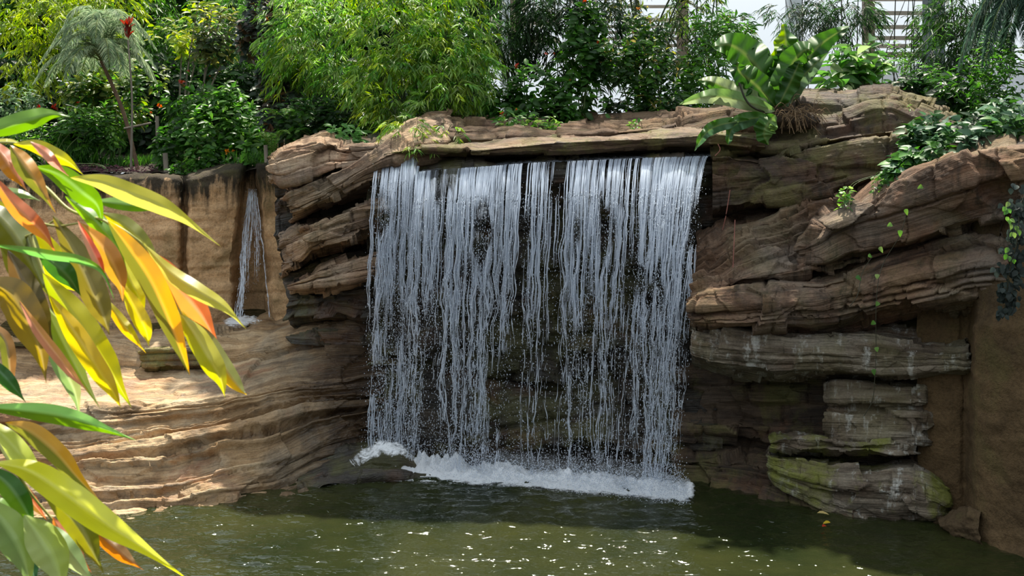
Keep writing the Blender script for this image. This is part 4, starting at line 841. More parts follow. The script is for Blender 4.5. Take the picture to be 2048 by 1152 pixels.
bamboo('dark bamboo with thick straight canes above the yellow-tipped shrub', (1290, 250, 18.4), [(1270, 30, 18.3, .5, .5, 1), (1340, 60, 18.5, .45, .5, 1), (1300, -90, 18.2, .9, .5, .5), (1320, 140, 18.8, .5, .4, .6), (1290, -210, 18.4, 1.0, .75, .9)], G3+OL[:1], 784, 10, .18, .022, group=DB, seed=19, clump=.0, cw=.022)
bamboo('bamboo with olive leaves just left of the giant-leaved plant', (1420, 230, 18.6), [(1400, 40, 18.4, .4, .5, 1), (1450, 90, 18.4, .35, .45, .8), (1420, -90, 18.2, .7, .5, .5), (1420, -210, 18.6, 1.0, .75, .9)], G2+OL[:1], 672, 7, .17, .024, group=DB, seed=20, clump=.05, cw=.016)
bamboo('thin dark bamboo veil hanging above the giant-leaved plant', (1600, 215, 20), [(1600, 20, 20, .55, .35, 1), (1680, 15, 20, .5, .3, .9), (1640, 60, 20, .35, .25, .35), (1620, -120, 20, 1.2, .6, .6), (1600, -210, 20, 1.0, .75, .9)], G3, 588, 6, .17, .016, group=DB, seed=21, clump=-.05, cm=m_culmd)
bamboo('slender dark bamboo left of the slatted window', (1700, 200, 19.5), [(1710, 40, 19.5, .35, .4, 1), (1690, 90, 19.4, .3, .3, .5), (1700, -110, 19.5, .8, .6, .6), (1700, -210, 19.5, 1.0, .75, .9)], G3+G2[:1], 364, 6, .17, .018, group=DB, seed=22, clump=-.05, cm=m_culmd)
bamboo('dense dark bamboo right of the slatted window', (1920, 225, 18.5), [(1900, 60, 18.5, .5, .6, 1), (1950, 20, 18.5, .5, .5, 1), (1880, 130, 18.4, .4, .35, .6), (1960, 120, 18.2, .4, .5, .8), (1930, -100, 18.5, 1., .6, .6), (1920, -210, 18.5, 1.0, .75, .9)], G2+G3, 1064, 9, .18, .02, group=DB, seed=23, clump=.05, cm=m_culmd)
bamboo('thin bamboo canes crossing the slatted window', (1800, 205, 19), [(1800, 20, 19, .4, .4, .8), (1780, 110, 18.8, .3, .25, .4), (1800, -110, 19, .8, .6, .7), (1800, -210, 19, 1.0, .75, .9)], G2, 364, 7, .17, .018, group=DB, seed=24, clump=-.1, cm=m_culmd)

# --- pygmy palm with its prop
def frond(mb, rm, pts, n, L, r, col, wd=.010):
    p = catmull(pts, n); T = unit(np.gradient(p, axis=0)); s = np.linspace(0, 1, n); S = unit(np.cross(T, np.array([0, 0, 1.])))
    tube(rm, p[::max(1, n//14)], np.linspace(.010, .003, len(p[::max(1, n//14)])), 4, c=np.array([.2, .26, .08]))
    for sg in (-1, 1):
        D = T*.75+S*sg*.8+np.array([0, 0, -.35])+r.normal(0, .08, (n, 3)); ll = L*np.sin(np.pi*np.clip(s*.88+.1, 0, 1))**.6
        k = s > .1; cloud(mb, p[k], D[k], (np.array([0, 0, 1.])+r.normal(0, .25, (n, 3)))[k], ll[k], wd, tints(int(k.sum()), col, r, .12), LEAF2)
def palm(label, crown, base, spread, nf, seed, col, L, n=70, drop=.5, trunk=.035, bend=.1, half=None, name='palm_tree', wd=.010):
    r = np.random.default_rng(seed); c, b = W(*crown), ground(W(*base)); t = thing(name, tuple(b), label, 'palm')
    tr = MB(); pts = catmull([b+np.array([0, 0, -.1]), b*.5+c*.5+np.array([-bend, 0, 0]), c], 60); tube(tr, pts, np.linspace(trunk, trunk*.85, 60)*(1+.12*(np.arange(60) % 3 == 0)), 8); rel(tr, b).build('trunk', m_wood, t)
    for i in range(nf):
        a = 2*math.pi*(i+.5*r.random())/nf if half is None else half[0]+(half[1]-half[0])*(i+r.random())/nf
        el = [1.25, .8, .35, .0][i % 4]+r.normal(0, .08); R_ = spread*r.uniform(.85, 1.1); h = np.array([math.cos(a), math.sin(a)*.9, 0])
        fm, rm = MB(), MB(); dr = drop*(1.2-el*.5)
        frond(fm, fm, [c, c+h*R_*.4*(1-.5*el)+np.array([0, 0, R_*(.22+.42*el)]), c+h*R_*.8*(1-.35*el)+np.array([0, 0, R_*(.15+.55*el)-dr*.25]), c+h*R_*(1.05-.3*el)+np.array([0, 0, R_*(.0+.5*el)-dr*.75])], n, L, r, col, wd)
        rel(fm, b).build('frond', LFD, t)
    return t
PLM = [(.24, .32, .19), (.15, .25, .13), (.36, .43, .28)]
palm('feathery grey-green dwarf palm with a leaning brown trunk', (203, 122, 18.4), (278, 330, 18.2), 1.0, 32, 5, PLM, .25, 90, .36, .033, -.06)
palm('blue-green feathery palm reaching in at the top right edge', (2080, 5, 14.6), (2160, 330, 14.6), .95, 40, 6, [(.05, .10, .07), (.08, .14, .10), (.035, .07, .05)], .30, 130, .9, .05, 0)
def post(name, label, cat, a, b, rad, mat=None, group=None, sq=True):
    a, b = W(*a), W(*b); a = a if name == 'prop_bar' else ground(a); mb = MB(); tube(mb, [a, a*.5+b*.5, b], [rad, rad*.97, rad*.95], 8, 9); return tag(link(name, rel(mb, a).mesh(name, mat or m_wood2, True), None, tuple(a)), label, cat, group)
post('wooden_stake', 'grey upright stake propping the leaning palm', 'stake', (317, 318, 18.3), (314, 232, 18.3), .032)
post('prop_bar', 'thin grey bar tied from the palm trunk to the upright stake', 'bar', (248, 257, 18.2), (302, 246, 18.25), .017)
post('fence_post', 'short pale wooden post beside the purple ground cover', 'post', (333, 338, 17.75), (330, 306, 17.75), .042, group='short wooden posts')
post('fence_post', 'short pale wooden post at the left end of the crowning boulder', 'post', (533, 325, 16.6), (531, 290, 16.6), .03, group='short wooden posts')

# --- left garden shrubs
LG = 'leafy shrubs of the left garden'
leafy('grey-green bush with pale leaf edges at the far left', (30, 300, 19.2), [(30, 200, 19, .42, .28, 1), (-20, 240, 19, .4, .3, .6)], [(.13, .22, .11), (.20, .30, .15), (.08, .15, .07)], 900, OVATE, .10, .045, group=LG, seed=31)
leafy('broad-leaved bush with sunlit yellowish leaves behind the palm trunk', (230, 320, 19.3), [(170, 175, 19.2, .35, .22, .8), (250, 190, 19.4, .5, .42, 1), (300, 150, 19.6, .35, .4, .6)], G2+[(.25, .30, .06)], 1300, OVATE, .15, .075, group=LG, seed=32, lit=Y1)
leafy('dense green bush low at the left with red flower tips', (110, 330, 18.6), [(80, 270, 18.5, .45, .32, 1), (160, 250, 18.7, .45, .35, 1), (40, 290, 18.3, .35, .3, .6), (215, 240, 18.8, .4, .3, .7)], G2+G1[:3], 2100, LANCE, .14, .05, group=LG, seed=33, lit=G1,
      flowers=([(110, 215, 18.2), (78, 214, 18.4), (156, 205, 18.4), (72, 240, 18.3)], [(.55, .03, .02), (.62, .07, .03)], .09))
leafy('green bush right of the upright stake', (360, 335, 18.2), [(350, 280, 18.2, .32, .3, 1), (380, 230, 18.4, .3, .3, .8)], G1[:2]+G2, 950, OVATE, .15, .08, group=LG, seed=34, flowers=([(318, 212, 18.1), (302, 225, 18.2)], [(.75, .18, .02), (.6, .1, .03)], .07))
leafy('large fresh green bush in the middle of the left garden', (440, 330, 18.0), [(420, 250, 18.0, .42, .38, 1), (480, 240, 18.2, .42, .38, 1), (450, 200, 18.4, .4, .3, .7), (500, 290, 17.8, .35, .28, .7), (410, 300, 17.9, .3, .22, .6)], G1[:3]+G2, 2700, OVATE, .14, .075, group=LG, seed=35, lit=G1,
      flowers=([(455, 303, 17.5), (466, 302, 17.5)], [(.80, .22, .02), (.75, .30, .03)], .07))
leafy('red-spiked ginger plant in front of the green bamboo', (370, 320, 18.9), [(375, 190, 18.9, .35, .32, 1)], G2+G1[:1], 500, LANCE, .22, .06, group=LG, seed=36, flowers=([(363, 165, 18.6), (366, 172, 18.6), (377, 142, 18.6), (420, 152, 18.7), (425, 157, 18.7), (415, 160, 18.7)], [(.55, .06, .03), (.60, .12, .05)], .10))
leafy('sapling with sunlit yellow-green leaves on thin stems', (362, 320, 19.2), [(345, 60, 19.2, .35, .3, 1), (400, 30, 19.3, .4, .3, 1), (330, 85, 19.1, .25, .18, .5)], Y1+[(.42, .45, .05)], 750, LANCE, .17, .065, 'sapling', 'tree', 'slim young trees of the left garden', seed=37, stems=3, sm=m_wood2, sr=.02, clump=.1)
leafy('olive dark-leaved sapling right of the yellow-leaved one', (395, 320, 19.0), [(440, 60, 19.0, .4, .4, 1), (410, 90, 19, .35, .2, .7)], OL+G3, 700, LANCE, .17, .06, 'sapling', 'tree', 'slim young trees of the left garden', seed=38, stems=3, sm=m_wood2, sr=.02, clump=.1)
leafy('tall slate-leaved climber clothing a brown trunk', (545, 310, 18.0), [(530, 20, 18.2, .3, .4, 1), (500, 60, 18.2, .2, .3, .5), (545, 140, 18.0, .2, .4, .8), (560, 220, 17.7, .28, .35, 1), (590, 130, 18.1, .2, .35, .6), (525, -80, 18.2, .5, .4, .4)], [(.045, .07, .055), (.07, .10, .085), (.03, .05, .03), (.12, .06, .02)], 1500, HEART, .13, .11, 'climber', 'vine', seed=39, stems=4, sm=m_wood, sr=.035)
leafy('dark glossy shrub behind the crowning boulder', (640, 290, 16.8), [(610, 230, 16.9, .4, .3, 1), (680, 220, 16.9, .4, .3, 1), (720, 240, 16.6, .25, .22, .5)], G2+G3, 1500, OVATE, .13, .065, seed=40, group=LG)
leafy('leafy rosette spilling over the crowning boulder', (690, 285, 15.9), [(690, 268, 15.7, .26, .17, 1), (650, 290, 15.3, .12, .05, .2)], [(.07, .19, .05), (.11, .25, .07)], 260, LANCE, .17, .06, seed=41, group=LG)
# low planting on the wall top
leafy('purple-leaved ground cover along the left wall', (215, 348, 17.9), [(200, 341, 17.9, .45, .10, 1), (280, 342, 17.9, .28, .09, .6), (140, 338, 18, .3, .10, .5)], [(.07, .02, .035), (.045, .015, .025), (.10, .04, .05)], 2200, OVATE, .055, .03, 'ground_cover', 'ground cover', seed=42, stems=2, mat=LFD, clump=1)
leafy('low dark green ground plants right of the short post', (380, 350, 17.6), [(365, 340, 17.6, .3, .12, 1), (430, 330, 17.5, .35, .14, 1)], G2+G1[:1], 900, OVATE, .10, .05, 'ground_cover', 'ground cover', seed=43, stems=2)
def grassy(label, base, w, n, L, pal, seed, name='grass_tuft', cat='grass', wd=.014, group=None):
    r = np.random.default_rng(seed); b = ground(W(*base)); t = MB(); P = np.stack([r.normal(0, w, n), r.normal(0, w*.5, n), r.uniform(-.05, 0, n)], -1)
    D = np.stack([r.normal(0, .45, n), r.normal(0, .35, n), np.ones(n)], -1); cloud(t, P, D, rdir(n, r)+np.array([0, -1., 0]), L*r.uniform(.5, 1.1, n), wd, tints(n, pal, r), LEAF2)
    return tag(link(name, t.mesh(name, LF), None, tuple(b)), label, cat, group, 'stuff')
GR = 'grass tufts along the left garden edge'
for i, (px, py, Y, lb) in enumerate([(150, 330, 18.7, 'long bright grass left of the purple ground cover'), (240, 328, 18.8, 'low green grass at the foot of the leaning palm'), (300, 330, 18.8, 'low green grass between the palm foot and the short post'),
                                     (510, 322, 17.0, 'bright ferny grass against the crowning boulder')]):
    grassy(lb, (px, py, Y), [.22, .25, .25, .16][i], [420, 420, 380, 260][i], [.42, .2, .18, .2][i], G2+G1[:2], 80+i, group=GR)
def fern(label, base, n, L, seed, pal, group=None, upr=.9):
    r = np.random.default_rng(seed); b = ground(W(*base)); t = thing('fern', tuple(b), label, 'fern', group)
    for i in range(n):
        a = 2*math.pi*i/n+r.normal(0, .2); h = np.array([math.cos(a), math.sin(a), 0]); l = L*r.uniform(.75, 1.1); mb = MB(); m = 26
        p = catmull([np.zeros(3), h*l*.25+np.array([0, 0, l*.6*upr]), h*l*.6+np.array([0, 0, l*.85*upr]), h*l*.95+np.array([0, 0, l*.7*upr])], m); T = unit(np.gradient(p, axis=0)); S = unit(np.cross(T, np.array([0, 0, 1.])))
        s = np.linspace(0, 1, m); 
        for sg in (-1, 1): cloud(mb, p, S*sg+T*.3, np.cross(S, T)*1.+np.array([0, -.2, .3]), l*.2*np.sin(np.pi*np.clip(s*.8+.2, 0, 1))+.01, l*.05, tints(m, pal, r), LEAF2)
        tube(mb, p[::5], .004, 4, c=np.array([.15, .2, .05])); mb.build('frond', LF, t)
    return t
FG = 'upright ferns left of the main fall'
fern('upright light green fern behind the left end of the crowning boulder', (585, 285, 16.9), 9, .6, 1, G1, FG); fern('upright green fern between two shrubs above the left cliff', (630, 270, 16.9), 10, .65, 2, G1[:2]+G2, FG); fern('low fern at the boulder end near the short post', (545, 305, 16.7), 8, .4, 3, G1, FG)
# red bract on its stalk above the palm
rb = ground(W(262, 325, 17.95)); t = thing('ginger_flower', tuple(rb), 'tall red flower head standing up beside the palm crown', 'flower')
mb = MB(); tube(mb, [rb, W(264, 200, 17.95), W(256, 80, 17.95)], [.02, .015, .012], 6, 20); rel(mb, rb).build('stalk', m_wood2, t)
mb = MB(); k = 22; cloud(mb, W(np.full(k, 256.), pr.uniform(48, 80, k), 17.95), np.stack([pr.normal(0, .35, k), pr.normal(0, .3, k), pr.uniform(.4, 1, k)], -1), rdir(k), .16, .055, tints(k, [(.22, .03, .02), (.28, .055, .03), (.2, .05, .03)]), LANCE); rel(mb, rb).build('bract', FLW, t)

leafy('big green shrub under the feathery palm beyond the right edge', (2250, 230, 15.5), [(2200, 130, 15.5, .8, .6, 1), (2330, 100, 15.5, .8, .7, 1)], G2+G3, 1500, OVATE, .16, .08, seed=58, group='shrubs along the back of the overhang')
# --- planting behind the overhang
MG = 'shrubs along the back of the overhang'
RF = [(.55, .04, .02), (.65, .12, .03)]
leafy('red-flowered shrub at the left of the overhang row', (1030, 255, 16.7), [(1010, 200, 16.8, .25, .25, .7), (1060, 170, 16.8, .35, .35, 1), (1030, 235, 16.4, .3, .1, .6), (1110, 215, 16.7, .3, .22, .8)], G2+G1[1:2], 1400, OVATE, .14, .075, group=MG, seed=44,
      flowers=([(1033, 132, 16.4), (1092, 107, 16.5), (1108, 107, 16.5), (1070, 195, 16.4), (1003, 228, 16.1), (1033, 220, 16.1), (1140, 203, 16.3), (1105, 205, 16.4)], RF, .06))
leafy('taller red-flowered shrub reaching the top of the picture', (1170, 250, 17.0), [(1170, 40, 17.2, .25, .35, .8), (1160, 110, 17.1, .3, .3, .8), (1150, 190, 16.9, .35, .3, 1)], G2+G1[1:2], 1000, OVATE, .16, .085, group=MG, seed=45, flowers=([(1169, 3, 17), (1197, 85, 16.8), (1140, 160, 16.7)], RF, .06))
leafy('wide shrub with yellow-tipped leaves in the middle of the overhang row', (1270, 245, 17.0), [(1220, 110, 16.9, .35, .25, .9), (1290, 120, 16.9, .4, .3, 1), (1250, 190, 16.8, .4, .3, 1), (1320, 190, 16.8, .4, .28, 1), (1360, 130, 17.1, .35, .3, .8), (1290, 50, 17.3, .35, .3, .7)], G2+G3[:1], 2400, OVATE, .13, .06, group=MG, seed=46, lit=[(.30, .34, .05), (.42, .32, .12), (.2, .3, .05)],
      flowers=([(1277, 18, 16.9), (1266, 65, 16.8), (1195, 198, 16.5)], [(.65, .30, .10)], .05))
leafy('light green feathery shrub close left of the giant leaves', (1430, 225, 17.2), [(1430, 55, 17.4, .35, .28, 1), (1470, 50, 17.5, .3, .22, .7), (1410, 120, 17.2, .35, .3, .8), (1390, 190, 17, .35, .22, .8)], G1[:2]+G2, 1200, LANCE, .16, .045, group=MG, seed=47)
leafy('very dark shrub shaded behind the boulder left of the giant leaves', (1380, 235, 17.8), [(1340, 215, 17.8, .5, .25, 1), (1420, 190, 18, .4, .3, .8), (1250, 225, 17.6, .5, .2, .8), (1130, 235, 17.5, .5, .15, .6)], G3, 1500, OVATE, .14, .07, group=MG, seed=48)
leafy('small bright plant on the rear shelf under the yellow-tipped shrub', (1290, 250, 15.75), [(1290, 240, 15.7, .14, .09, 1), (1270, 248, 15.6, .12, .05, .5)], G1, 130, OVATE, .08, .045, 'seedling', 'small plant', 'small plants on the rear shelf', seed=49, stems=2, sr=.004)
leafy('small orange-flowered plant on the left of the rear shelf', (1030, 252, 15.95), [(1025, 238, 15.9, .2, .09, 1), (1060, 240, 15.9, .15, .08, .6)], G1, 220, OVATE, .10, .055, 'seedling', 'small plant', 'small plants on the rear shelf', seed=50, stems=2, sr=.004, flowers=([(1004, 227, 15.8), (1033, 219, 15.8)], [(.7, .2, .04)], .05))
leafy('small green plant in the middle of the rear shelf', (1105, 250, 15.95), [(1105, 243, 15.9, .12, .06, 1)], G1, 90, OVATE, .09, .05, 'seedling', 'small plant', 'small plants on the rear shelf', seed=51, stems=2, sr=.004)

# --- right-hand planting
RG = 'shade plants of the right bank'
leafy('long-leaved shrub right of the giant leaves, pale against the glass', (1690, 200, 16.6), [(1690, 140, 16.6, .35, .28, 1), (1750, 150, 16.7, .35, .25, .9), (1720, 100, 16.9, .3, .2, .5)], G1[:2]+[(.20, .27, .12), (.06, .13, .04)], 320, LANCE, .34, .12, group=RG, seed=52, stems=8, clump=.1)
leafy('ferny light green shrub in front of the slatted window', (1800, 200, 16.2), [(1790, 110, 16.3, .35, .2, 1), (1840, 150, 16.2, .3, .25, .9), (1850, 60, 16.5, .35, .2, .6)], G1[:2]+G2, 1300, LANCE, .10, .025, group=RG, seed=53, clump=.1)
leafy('dark broad-leaved shrub on the crest of the big humped boulder', (1850, 210, 15.9), [(1850, 175, 15.9, .35, .22, 1), (1800, 180, 16.2, .3, .15, .6), (1910, 190, 15.5, .35, .25, 1)], G3+G2[:1], 600, OVATE, .19, .10, group=RG, seed=54)
leafy('light green fern-leaved shrub at the right under the feathery palm', (1960, 240, 15.2), [(2030, 150, 15, .35, .45, .9), (1930, 150, 15.3, .35, .3, 1), (1980, 190, 15, .3, .25, .8), (1990, 90, 15.5, .3, .4, .7)], G2+G1[1:2], 1300, LANCE, .13, .04, group=RG, seed=55)
IV = 'arrow-leaved creepers on the right bank'
for i, (bl, lb, pl) in enumerate([
        ([(1830, 270, 13.7, .16, .12, 1), (1860, 245, 13.9, .18, .12, 1)], 'arrow-leaved creeper topmost on the right bank beside the humped boulder', GB+G2),
        ([(1800, 320, 13.35, .14, .10, 1), (1830, 305, 13.35, .16, .08, 1), (1790, 340, 13.25, .10, .05, .5)], 'arrow-leaved creeper trailing down to the lower left of the bank', G1[:2]+GB),
        ([(1880, 300, 13.1, .2, .09, 1), (1900, 275, 13.3, .2, .14, 1)], 'arrow-leaved creeper in the middle of the right bank', GB+G2),
        ([(1950, 270, 13.0, .22, .13, 1), (1930, 240, 13.5, .22, .15, 1)], 'arrow-leaved creeper right of the middle of the bank', GB+G3),
        ([(2010, 255, 12.9, .22, .14, 1), (2045, 235, 12.9, .2, .2, 1), (2000, 220, 13.3, .25, .16, 1)], 'arrow-leaved creeper at the right edge on the bank', GB+G2)]):
    leafy(lb, (bl[0][0], bl[0][1]+22, bl[0][2]+.1), bl, pl, [260, 300, 340, 380, 440][i], HEART, .15, .085, 'creeper', 'creeper', IV, LFS, 4, seed=70+i, sr=.006, clump=.6, shell=.3)
leafy('small sprig of leaves at the tip of the reddish boulder', (1690, 396, 13.25), [(1690, 384, 13.2, .13, .05, 1), (1760, 352, 13.3, .1, .05, .5)], G1+G2, 110, HEART, .075, .045, 'seedling', 'small plant', seed=56, stems=2, sr=.004)
leafy('tiny green seedling on the face of the humped boulder', (1812, 222, 14.62), [(1814, 215, 14.6, .05, .03, 1)], G1, 40, LANCE, .08, .02, 'seedling', 'small plant', seed=57, stems=1, sr=.003)

def vine(name, label, pts, leaves, L, pal, seed, rad=.004, cat='vine', shape=HEART, nleaf=1, mat=None):
    r = np.random.default_rng(seed); p = W(*np.array(pts, float).T); b = p[0]; t = thing(name, tuple(b), label, cat); mb = MB(); tube(mb, catmull(p, 60), rad, 5); rel(mb, b).build('stem', m_culmd, t)
    for q in leaves:
        c = W(*q); mb = MB(); cloud(mb, np.repeat(c[None], nleaf, 0)+r.normal(0, .03 if nleaf > 1 else 0, (nleaf, 3)), np.stack([r.normal(0, .5, nleaf), np.full(nleaf, -.3), r.uniform(-1, -.2, nleaf)], -1), np.tile((0, -1., .5), (nleaf, 1))+r.normal(0, .2, (nleaf, 3)), L*r.uniform(.8, 1.2, nleaf), L*.8, tints(nleaf, pal, r), shape); rel(mb, b).build('leaf', mat or LF, t)
vine('hanging_vine', 'thin vine with heart-shaped leaves hanging down the right rocks', [(1815, 418, 12.6), (1800, 470, 12.6), (1770, 520, 12.75), (1757, 560, 12.7), (1752, 620, 12.7), (1752, 700, 12.75), (1750, 750, 12.75), (1745, 800, 12.8), (1728, 832, 12.85)],
     [(1845, 372, 12.55), (1810, 418, 12.55), (1784, 448, 12.55), (1800, 460, 12.55), (1758, 494, 12.65), (1736, 510, 12.75), (1712, 552, 12.8), (1755, 548, 12.65), (1757, 604, 12.65), (1750, 643, 12.65), (1752, 694, 12.65), (1746, 738, 12.65)], .065, G1, 61)
vine('hanging_vine', 'second thin bare vine looping below the heart-leaved one', [(1745, 512, 12.75), (1725, 545, 12.8), (1715, 590, 12.75), (1700, 612, 12.78)], [], .06, G1, 62)
vine('trailing_plant', 'dark-leaved plant hanging down the right edge over the brown wall', [(2060, 360, 11.5), (2040, 420, 11.45), (2035, 480, 11.45), (2020, 540, 11.6), (2012, 600, 11.7), (2010, 632, 11.75)],
     [(x+pr.normal(0, 10), y+pr.normal(0, 8), 11.4+.0015*(y-380)) for x, y in zip(np.interp(np.linspace(0, 1, 46), [0, .5, 1], [2042, 2028, 2012]), np.linspace(385, 625, 46))], .07, [(.02, .03, .025), (.035, .05, .045), (.05, .07, .06)], 63, .006, shape=OVATE, nleaf=6, mat=LFS)
vine('trailing_plant', 'bright green shoots among the dark hanging plant', [(2045, 400, 11.4), (2020, 440, 11.4), (2016, 520, 11.45)], [(2018, 412, 11.35), (2012, 438, 11.35), (2018, 512, 11.45), (2030, 460, 11.4)], .06, G1, 64, .003, shape=OVATE, nleaf=4)
for i, (pts, lb) in enumerate([([(1460, 380, 14.2), (1452, 430, 14.1), (1445, 460, 14.1)], 'reddish hanging root nearest the right edge of the fall'), ([(1470, 440, 14.0), (1468, 490, 13.8), (1466, 535, 13.7)], 'reddish hanging root over the fanned rock beds'), ([(1436, 288, 14.3), (1440, 300, 14.25), (1430, 312, 14.2)], 'short bare root curling over the right end of the lip')]):
    p = W(*np.array(pts, float).T); mb = MB(); tube(mb, p, .006, 5, 16); tag(link('hanging_root', rel(mb, p[0]).mesh('hanging_root', plain_mat('root_red', (.2, .07, .05), .8)), None, tuple(p[0])), lb, 'root', 'hanging roots')

# --- giant-leaved plant
def traced(mb, pts, w, ca, cb, Y, fold=.18, ruf=.0, seed=0, curl=.0, nu=30, nv=9, rib=(.45, .5, .15), prof=.8, pw=.9, dz=None, veins=0., tipc=None, tiprange=(.7, 1.), tilt=0., acum=0.):
    """one leaf along its spine: two halves folded on the midrib"""
    r = np.random.default_rng(seed); p2 = np.array(pts, float); t = np.linspace(0, 1, nu); q = catmull(p2[:, :2], nu)
    T = unit(np.gradient(q, axis=0)); Nn = np.stack([-T[:, 1], T[:, 0]], -1)
    wd = w*np.clip(np.sin(np.pi*t**prof), 0, 1)**pw*(1-acum*sstep(.6, 1, t))*(1-.5*acum*sstep(.3, 0, t)) ; s = np.linspace(-1, 1, nv)
    ww = wd[:, None]*.5*s[None]
    px = q[:, 0:1]+Nn[:, 0:1]*ww; py = q[:, 1:2]+Nn[:, 1:2]*ww
    scale = Y/F
    dY = Y+(np.abs(ww)*fold+ww*tilt)*scale*2+(0 if dz is None else np.interp(t, np.linspace(0, 1, len(dz)), dz)[:, None])
    if ruf: dY = dY+ruf*w*scale*np.abs(s[None])**1.5*np.sin(t[:, None]*17+seed+2*np.sign(s[None]))+.5*ruf*w*scale*np.abs(s[None])*np.sin(t[:, None]*43+seed*3)
    if ruf: px = px+Nn[:, 0:1]*w*.06*ruf*3*np.sign(s)[None]*np.abs(s[None])**3*np.sin(t[:, None]*23+seed)
    P = W(px, py, dY)
    a = np.abs(s)[None, :, None]; side = (s > 0)[None, :, None]
    c = np.where(side, np.array(cb)[None, None], np.array(ca)[None, None])*np.ones((nu, nv, 1))
    if tipc is not None:
        k = sstep(tiprange[0], tiprange[1], t)[:, None, None]; c = c*(1-k)+np.array(tipc)*k
    c = c*(1+.10*vn(np.stack([t[:, None]*9+0*s[None], s[None]*2+0*t[:, None], 0*ww+seed], -1), seed))[..., None]
    if veins: c = c*(1-veins+veins*2*np.abs(np.sin((t[:, None]*22-np.abs(s[None])*2.2)*np.pi))[..., None]**.35*.6)
    k = np.exp(-(a/.09)**2)*.8; c = c*(1-k)+np.array(rib)*k
    mb.add(P.reshape(-1, 3), grid_faces(nu, nv), np.clip(c, .003, .95).reshape(-1, 3)); return mb
hb = W(1552, 232, 14.62); hero = thing('birds_nest_fern', tuple(hb), 'giant-leaved plant with a rosette of huge wavy green leaves on the rocks', 'plant')
DG = (.022, .072, .012); MGn = (.045, .125, .018); LGn = (.14, .25, .07); PG = (.27, .34, .17); YG = (.18, .30, .02)  # paler tints paint in the lit leaves, darker ones the backlit leaves
for i, (pts, w, ca, cb, Y, dz) in enumerate([
        ([(1550, 222), (1500, 206), (1440, 193), (1400, 196), (1358, 209)], 34, PG, LGn, 14.35, (0, 0, 0)),
        ([(1548, 218), (1505, 198), (1460, 180), (1425, 165), (1396, 160)], 40, MGn, PG, 14.5, (0, 0, .1)),
        ([(1550, 212), (1522, 180), (1500, 160), (1478, 142), (1474, 122)], 58, DG, MGn, 14.55, (0, -.1, -.2)),
        ([(1552, 208), (1525, 150), (1495, 112), (1460, 90), (1424, 94)], 78, MGn, MGn, 14.8, (0, .1, .15)),
        ([(1556, 206), (1545, 170), (1520, 130), (1500, 110), (1490, 100)], 60, DG, DG, 14.9, (0, .1, .2)),
        ([(1560, 206), (1570, 140), (1572, 90), (1568, 48)], 62, YG, MGn, 15.1, (0, .2, .25)),
        ([(1558, 206), (1560, 150), (1566, 115), (1566, 88)], 48, DG, DG, 14.75, (0, .05, .1)),
        ([(1556, 212), (1570, 160), (1590, 120), (1610, 100), (1628, 104)], 58, MGn, MGn, 14.55, (0, 0, -.1)),
        ([(1564, 212), (1600, 155), (1625, 105), (1660, 75), (1700, 52)], 50, MGn, DG, 14.75, (0, .1, .15)),
        ([(1566, 216), (1594, 168), (1622, 136), (1655, 106)], 38, DG, (.12, .2, .1), 14.6, (0, 0, 0)),
        ([(1556, 214), (1578, 170), (1592, 140), (1600, 120)], 40, DG, MGn, 14.45, (0, 0, 0)),
        ([(1550, 230), (1534, 250), (1528, 270), (1536, 290)], 44, LGn, MGn, 14.2, (0, -.05, 0)),
        ([(1536, 232), (1492, 240), (1464, 256), (1456, 290)], 32, (.08, .17, .08), MGn, 14.3, (0, -.05, 0)),
        ([(1500, 240), (1440, 250), (1410, 268), (1389, 302)], 26, (.07, .15, .07), MGn, 14.25, (0, -.05, 0))]):
    mb = MB(); traced(mb, pts, w, ca, cb, Y, .22, .30, i*3+1, nu=44, nv=13, rib=(.16, .22, .06), prof=.75, pw=.75, dz=dz, veins=.25); rel(mb, hb).build('leaf', LFS, hero)
mb = MB(); tube(mb, W(np.array([1478, 1492, 1512, 1545]), np.array([165, 200, 218, 228]), np.array([14.3, 14.3, 14.35, 14.5])), .014, 6, 20); rel(mb, hb).build('dead_stalk', m_culmd, hero)
mb = MB(); r = np.random.default_rng(3)
for i in range(90):
    a = W(r.normal(1590, 22), r.normal(226, 9), r.normal(14.5, .12)); d = np.array([r.normal(0, .16), r.normal(-.08, .08), r.normal(-.04, .09)]); tube(mb, [a, a+d*.5+np.array([0, 0, .05]), a+d+np.array([0, 0, -.06])], .004, 4, 7, closed=False)
ROOTS = rel(mb, hb).build('roots', plain_mat('root_straw', (.16, .10, .05), .9), hero); ROOTS['kind'] = 'stuff'
mb = MB(); u = np.linspace(0, 2*np.pi, 40); v = np.linspace(.02, np.pi-.02, 20); U, V = np.meshgrid(u, v, indexing='ij'); S = np.stack([np.cos(U)*np.sin(V)*.34, np.sin(U)*np.sin(V)*.25, np.cos(V)*.13], -1)
S = S*(1+.3*fbm(S*9, 3, 3)[..., None])+W(1580, 240, 14.72); mb.add(S, grid_faces(40, 20)); ROOTS.parent = rel(mb, hb).build('root_ball', plain_mat('root_mass', (.04, .026, .016), .95, .9, 30, .5), hero)

